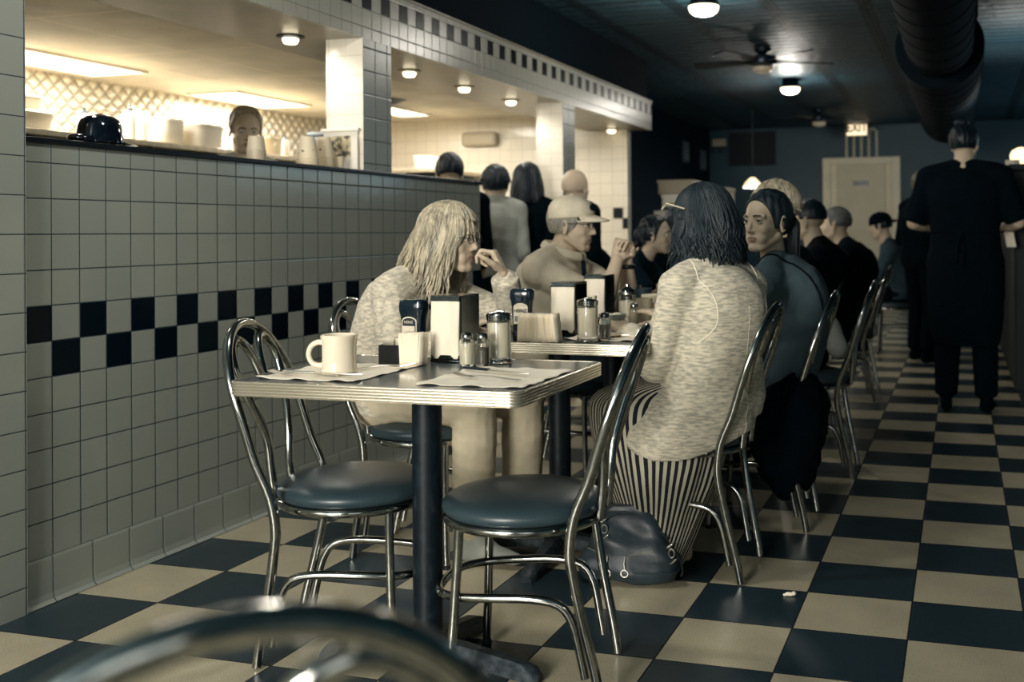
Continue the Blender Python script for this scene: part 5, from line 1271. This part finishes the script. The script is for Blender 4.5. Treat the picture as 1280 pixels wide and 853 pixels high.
# skirt
def skirt():
    mb = MB(); n = 120; uv = []
    L = [(-.03, .10, .12, .62, 0), (.10, .20, .155, .575, .04), (.145, .265, .185, .53, .05), (.145, .268, .19, .46, .06), (.125, .245, .185, .38, .075), (.10, .205, .17, .30, .095), (.075, .16, .145, .22, .12), (.055, .12, .12, .14, .145), (.045, .09, .095, .07, .165), (.04, .07, .08, .03, .175)]
    P, _ = spl([V((a, b, c)) for a, b, c, d, e in L], 4, False, 1); Z, _ = spl([V((d, e, 0)) for a, b, c, d, e in L], 4, False, 1)
    rings = []
    for i, (p, z) in enumerate(zip(P, Z)):
        f = i/(len(P)-1); ring = []; acc = 0
        for k in range(n):
            a = 2*PI*k/n; amp = .012+.045*f
            fold = 1+amp*(math.sin(9*a+1.5*f*4)*.6+math.sin(14*a+2-f*3)*.4)
            ring.append((p.x+p.y*fold*math.cos(a), z.y+p.z*fold*math.sin(a), z.x+.006*math.sin(6*a)*f))
            uv.append((k/n*60+1.9*math.sin(a*1.0-.4)*(z.x-.2)*3.0*max(0, math.cos(a-.9)), z.x))
        rings.append(ring)
    mb.loft(rings, caps=False); mb.uv = uv; return mb
sk = obj('striped_skirt', skirt(), 'stripes', p5, auto=False); sm = sk.modifiers.new('s', 'SOLIDIFY'); sm.thickness = .002
hc = haircap(F5, 1.06, .05, 1, .005, -.06); obj('hair_base', hc, 'hair_dark', p5, auto=False)
mb = strands(F5, 1100, 21, axis=(.1, 0, 1), thr=(0, .4), th1=1.55, phr=(.85, 2*PI-.85), drop=.165, dropv=.06, r=.0042, out=.022, back=.02, wave=.022, scr=(1.04, 1.16))
obj('hair_strands', mb, 'hair_dark', p5)
H5 = F5.head_m(); hm = MB()
for y_, x_ in ((-.06, -.0), (-.04, -.06), (0, -.085), (.04, -.06), (.06, 0)): hm.cap(H5 @ V((x_*.7, y_*.9, .02)), H5 @ V((x_*1.0-.01, y_*1.15, -.125)), .045, .028)
obj('hair_mass', remeshed(hm, .006, 5, disp=folds(.007, 5, 3)), 'hair_dark', p5, auto=False)
sg = MB(); sg.tube([(.095, -.082, .055), (.06, -.098, .07), (-.01, -.098, .045)], .003, 6); sg.tube([(.095, .082, .055), (.06, .098, .07), (-.01, .098, .045)], .003, 6); sg.tube([(.095, -.082, .055), (.115, -.04, .075), (.118, 0, .08), (.115, .04, .075), (.095, .082, .055)], .004, 6, smooth=2); sg.xf(H5); obj('sunglasses', sg, 'kgrey', p5)

# ---- young woman looking at the camera
J = seatedJ(1.225, -.165, .06, hd=(-.090, .03, 1.118), sw=.165, kx=.27)
J.update(pel=(-.13, 0, .555), wai=(-.19, 0, .68), che=(-.185, 0, .83), nek=(-.118, .01, .965), sL=(-.115, .165, .905), sR=(-.13, -.165, .905), eL=(.02, .215, .66), wL=(.22, .13, .77), hy=1.02, hp=.04, hr=.0, gaze=.30, hairback=(-1, 0, 0))
p6 = person('person with dark pulled-back hair and slate shirt, face turned toward the camera', (-.79, 3.99, 0), PI); F6 = Fig(J, .93, 1.0, True)
obj('body', body_mesh(F6, .0034, jaw=1.06), None, p6, auto=False)
tee6 = shirt(F6, p6, 'tee_grey', .95, .015, .006, .006, 14, 't_shirt'); trousers(F6, p6, 'blackcloth'); shoes(F6, p6); face_parts(F6, p6, 'hair_dark')
hx = lambda mb: (mb.cap((-.05, .0, .06), (-.105, 0, .01), .062, .045))
obj('hair_base', haircap(F6, 1.05, .040, 3, .0045, -.035, extra=hx), 'hair_dark', p6, auto=False)
mb = strands(F6, 700, 31, axis=(-1, 0, .05), thr=(.0, .12), th1=lambda ph: (1.78-.22*abs(ph-PI if False else math.atan2(math.sin(ph), math.cos(ph))) if math.cos(ph) > 0 else 1.25 if math.cos(ph) > -.6 else .9), phr=(0, 2*PI), drop=0, r=.0036, scr=(1.04, 1.10)); obj('hair_strands', mb, 'hair_dark', p6)
H6 = F6.head_m(); pt_ = MB()
rnd = random.Random(5)
for k in range(90):
    a = rnd.uniform(0, 6.28); q = rnd.uniform(0, .018); b = H6 @ V((-.112, q*math.cos(a), .015+q*math.sin(a))); e = b+V((-.03+rnd.uniform(-.015, .01), .015+rnd.uniform(-.02, .02), -.05)); f_ = e+V((rnd.uniform(-.01, .01), rnd.uniform(-.01, .01), -.12-rnd.uniform(0, .04))); pt_.tube([b, b+(e-b)*.5+V((-.012, 0, .01)), e, f_], [.004, .005, .0045, .0012], 5, smooth=2)
obj('ponytail', pt_, 'hair_dark', p6)
obj('shoulder_strap', MB().tube(hug(tee6, [(-.02, .09, .80), (-.02, .095, .90), (-.085, .095, .99), (-.160, .095, .99), (-.26, .088, .88), (-.32, .07, .74)], .001), .011, 8, flat=.35), 'strap', p6)
# black coat over her chair
co_ = MB()
L = [(-.235, .03, .20, .56), (-.20, .11, .215, .50), (-.17, .15, .225, .45), (-.165, .155, .225, .36), (-.16, .13, .20, .26), (-.165, .10, .16, .17), (-.17, .06, .10, .125)]
co_.loft([[(cx_+rx*math.cos(a)*(1+.06*math.sin(4*a+z*12)), .04+ry*math.sin(a)*(1+.07*math.sin(5*a+z*8)), z+.02*math.sin(3*a)) for a in (2*PI*k/36 for k in range(36))] for cx_, rx, ry, z in L])
ck = thing('black_coat', 'black coat hanging down over the seat of the young woman\'s chair', 'coat', (-.79, 3.99, 0), PI)
obj('drape', remeshed(co_, .008, 5, disp=folds(.012, 8)), 'blackcloth', ck, auto=False)

# ---- others at the tables
J = seatedJ(1.28, -.02, .05, hd=(.098, .0, 1.182), sw=.15)
def fluffy(m, n=520, seed=4, drop=.03, r=.0052, sc=(1.08, 1.28)):
    def f(F, root):
        obj('hair_base', haircap(F, 1.12, .05, seed, .007, -.04), m, root, auto=False)
        obj('hair_strands', strands(F, n, seed, th1=1.5, thr=(0, .8), phr=(.55, 2*PI-.55), drop=drop, dropv=.02, r=r, out=.0, wave=.012, scr=sc), m, root)
    return f
r7 = simple_person('person with short fluffy blonde hair behind the young woman\'s head', (-.735, 4.87, 0), PI, J, 'blackcloth', 'blackcloth', None, .92, True, hairf=fluffy('hair_blond'), topname='jacket')[0]
obj('blouse_hem', remeshed(MB().cap((-.17, .10, .66), (-.215, .14, .56), .05, .045).cap((-.16, -.02, .64), (-.20, .02, .56), .05, .04), .008, 4, disp=folds(.006, 4)), 'greycloth', r7, auto=False)
J = seatedJ(1.255, -.10, .10, hd=(-.02, 0, 1.140), sw=.19); J.update(che=(-.13, 0, .84), nek=(-.085, 0, 1.0), sL=(-.115, .19, .945), sR=(-.115, -.19, .945))
r8, F8 = simple_person('person with dark buzz cut in a black jacket, in profile facing left', (-.84, 5.90, 0), PI, J, 'blackcloth', 'blackcloth', None, 1.12, hairf=lambda F, r: obj('hair', haircap(F, 1.025, .045, 2, .006, .0, bump=.001), 'hair_black', r, auto=False), face=True)
J = seatedJ(1.24, -.10, .05, hd=(-.02, 0, 1.125), sw=.185); J.update(che=(-.15, 0, .83), nek=(-.085, 0, .985), sL=(-.13, .185, .935), sR=(-.13, -.185, .935))
simple_person('balding person in a dark jacket just behind the buzz-cut diner', (-.82, 7.1, 0), PI, J, 'blackcloth', 'blackcloth', None, 1.1, hairf=lambda F, r: obj('hair', haircap(F, 1.015, .05, 2, .007, -.02, bump=.001), 'hair_buzz', r, auto=False))
J = seatedJ(1.235, -.05, .10, hd=(.13, 0, 1.12), sw=.18); J.update(hp=.15, che=(-.02, 0, .82), nek=(.06, 0, .965), sL=(.02, .18, .92), sR=(.02, -.18, .92))
r10, F10 = simple_person('person in a dark backward cap and slate shirt facing left before the white door', (-.57, 9.75, 0), PI, J, 'denim', 'blackcloth', None, 1.05, topname='shirt', hairf=lambda F, r: obj('hair', haircap(F, 1.03, .03, 2, .007, -.03), 'hair_black', r, auto=False))
capf(F10, r10, 'blackcloth', back=True, logo=False)
def bunhair(m, seed=7):
    def f(F, root):
        hx_ = lambda mb: mb.ell((-.10, 0, .0), (.05, .045, .05))
        obj('hair_base', haircap(F, 1.06, .055, seed, .006, -.04, extra=hx_), m, root, auto=False)
        obj('hair_strands', strands(F, 350, seed, axis=(-1, 0, 0), thr=(.0, .12), th1=lambda ph: (1.72 if math.cos(ph) > .2 else 1.1), phr=(0, 2*PI), drop=0, r=.0045, scr=(1.04, 1.10)), m, root)
        H = F.head_m(); t_ = MB()
        for k in range(60):
            b = H @ V((-.10, rnd.uniform(-.03, .03), rnd.uniform(-.02, .02))); t_.tube([b, b+V((-.03, rnd.uniform(-.02, .02), -.07)), b+V((-.03, rnd.uniform(-.03, .03), -.17))], [.005, .006, .002], 5, smooth=2)
        obj('ponytail', t_, m, root)
    return f
J = seatedJ(1.17, -.10, .10, hd=(.19, 0, 1.062), sw=.16); J.update(che=(.02, 0, .80), nek=(.10, 0, .92), sL=(.07, .155, .875), sR=(.07, -.155, .875), eL=(.22, .2, .70), wL=(.40, .10, .78), eR=(.20, -.2, .70), wR=(.38, -.1, .78))
simple_person('person in profile with dark tied-back hair and dark top, beyond the clasped hands', (-1.95, 6.2, 0), 0, J, 'darkcloth', 'blackcloth', None, .95, True, sleeve=.6, hairf=bunhair('hair_black'), face=True, topname='top')
J = seatedJ(1.24, -.10, .10, hd=(.16, 0, 1.13), sw=.17)
simple_person('person in dark clothes barely visible between the profile diner and the cardigan back', (-1.98, 7.0, 0), 0, J, 'blackcloth', 'blackcloth', None, 1.0, True, hairf=fluffy('hair_black', 300, 8, .08, .006, (1.04, 1.14)))

# ---- staff standing in the aisle
J = standJ(1.715, .205); J.update(hL=(0, .10, .91), hR=(0, -.10, .91), kR=(.01, -.105, .49), eL=(.0, .300, 1.13), wL=(.23, .20, 1.10), eR=(.0, -.300, 1.13), wR=(.23, -.20, 1.10), hy=-.25, kL=(.01, .105, .49), aL=(-.02, .115, .095), aR=(-.02, -.115, .095))
def apron(mb): mb.loft([[(.0+rx*math.cos(a), ry*math.sin(a), z) for a in (2*PI*k/30 for k in range(30))] for rx, ry, z in ((.135, .19, 1.10), (.15, .205, 1.0), (.160, .225, .90), (.160, .225, .80), (.15, .215, .55), (.12, .19, .40))])
r12, F12 = simple_person('person in black T-shirt and trousers standing with back turned in the aisle at right', (.02, 6.66, 0), PI/2-.12, J, 'blackcloth', 'blackcloth', None, 1.15, sleeve=.80, hairf=short_hair('hair_black', .05, -.04, 400, .0034, 6, 1.06), topname='t_shirt', extra=apron, vox=.008)
obj('apron_tie', MB().tube([(.0+.165*math.cos(a), .222*math.sin(a), 1.07+.004*math.sin(3*a)) for a in [2*PI*k/40 for k in range(40)]], .004, 6, closed=True).tube([(-.17, .0, 1.07), (-.19, .02, 1.0), (-.185, .03, .9)], .008, 6).tube([(-.17, .0, 1.07), (-.19, -.02, .98), (-.185, -.01, .86)], .005, 6), 'blackcloth', r12)
obj('headband', MB().tube([(F12.head_m() @ V((-.012+.099*math.cos(a), .082*math.sin(a), .03+.01*math.cos(a)))) for a in [2*PI*k/30 for k in range(30)]], .0025, 6, closed=True), 'kdark', r12)
obj('hair_bun', remeshed(MB().ell(F12.head_m() @ V((-.05, 0, .125)), (.045, .045, .03)), .006, 3, disp=folds(.004, 3, 4)), 'hair_black', r12, auto=False)
pd = thing('order_pad', 'pale order pad held at the right of the black-shirted person', 'pad', (.285, 6.78, .98), .4)
obj('sheets', MB().loft([[(-.028, -.006, 0), (.028, -.006, 0), (.028, .006, 0), (-.028, .006, 0)], [(-.034, .02, .09), (.022, .02, .09), (.022, .03, .09), (-.034, .03, .09)]]), 'napkin', pd, smooth=False)
J = standJ(1.565, .165); J.update(aL=(.0, .10, .095), kL=(.03, .10, .46), aR=(-.06, -.12, .095), hy=.3, hp=.15, eR=(-.02, -.22, 1.02), wR=(.16, -.16, .93))
simple_person('person with fair hair in black clothes standing beyond the diners before the white door', (-.31, 9.1, 0), .75, J, 'blackcloth', 'blackcloth', None, 1.08, True, hairf=fluffy('hair_mid', 360, 9, .015, .005, (1.04, 1.12)))

# ---- people waiting at the counter end
J = standJ(1.555, .165, arm=.03); J.update(hp=.25, hd=(.05, 0, 1.44))
simple_person('person with short dark hair in a black coat just past the tiled half wall', (-2.895, 5.72, 0), 2.05, J, 'blackcloth', 'blackcloth', None, 1.0, hairf=short_hair('hair_black', .05, -.03, 380, .0034, 8, 1.06))
J = standJ(1.51, .14, arm=.03)
simple_person('person with short curly hair in a pale jacket, second in the standing group', (-2.82, 6.2, 0), 1.9, J, 'greycloth', 'darkcloth', None, .92, True, hairf=fluffy('hair_black', 420, 14, .01, .005, (1.04, 1.16)))
J = standJ(1.535, .14, arm=.02)
simple_person('person with long dark hair in a black jacket, before the far tiled column', (-2.722, 6.48, 0), 1.75, J, 'blackcloth', 'blackcloth', None, .82, True, hairf=lambda F, r: (obj('hair_base', haircap(F, 1.07, .05, 2, .007, -.05), 'hair_black', r, auto=False), obj('hair_strands', strands(F, 500, 15, th1=1.55, phr=(.8, 2*PI-.8), drop=.15, r=.006, out=.02, scr=(1.04, 1.18)), 'hair_black', r)))
J = standJ(1.49, .14, arm=.02)
simple_person('bald person in a dark jacket standing at the far right of the waiting group', (-2.398, 6.5, 0), 1.3, J, 'blackcloth', 'blackcloth', None, .9, hairf=lambda F, r: obj('hair_fringe', haircap(F, 1.012, -.005, 2, .007, -.03, bump=.001), 'skin', r, auto=False))
# ---- kitchen worker
J = standJ(1.74, .17); J.update(hp=.30, hd=(.045, 0, 1.635), hy=-.15, nek=(-.0, 0, 1.47))
def khair(F, root):
    hx_ = lambda mb: mb.ell((-.085, 0, .03), (.05, .05, .05))
    obj('hair_base', haircap(F, 1.05, .065, 3, .006, -.03, extra=hx_), 'hair_blond', root, auto=False)
    obj('hair_strands', strands(F, 400, 17, axis=(-1, 0, .3), thr=(0, .15), th1=lambda ph: (1.55 if math.cos(ph) > .2 else 1.2), phr=(0, 2*PI), drop=0, r=.005, scr=(1.05, 1.12)), 'hair_blond', root)
simple_person('kitchen worker with pinned blond hair looking down behind the tiled ledge', (-3.62, 4.78, 0), -.62, J, 'greycloth', 'darkcloth', None, .98, True, hairf=khair, face=True, topname='work_shirt')
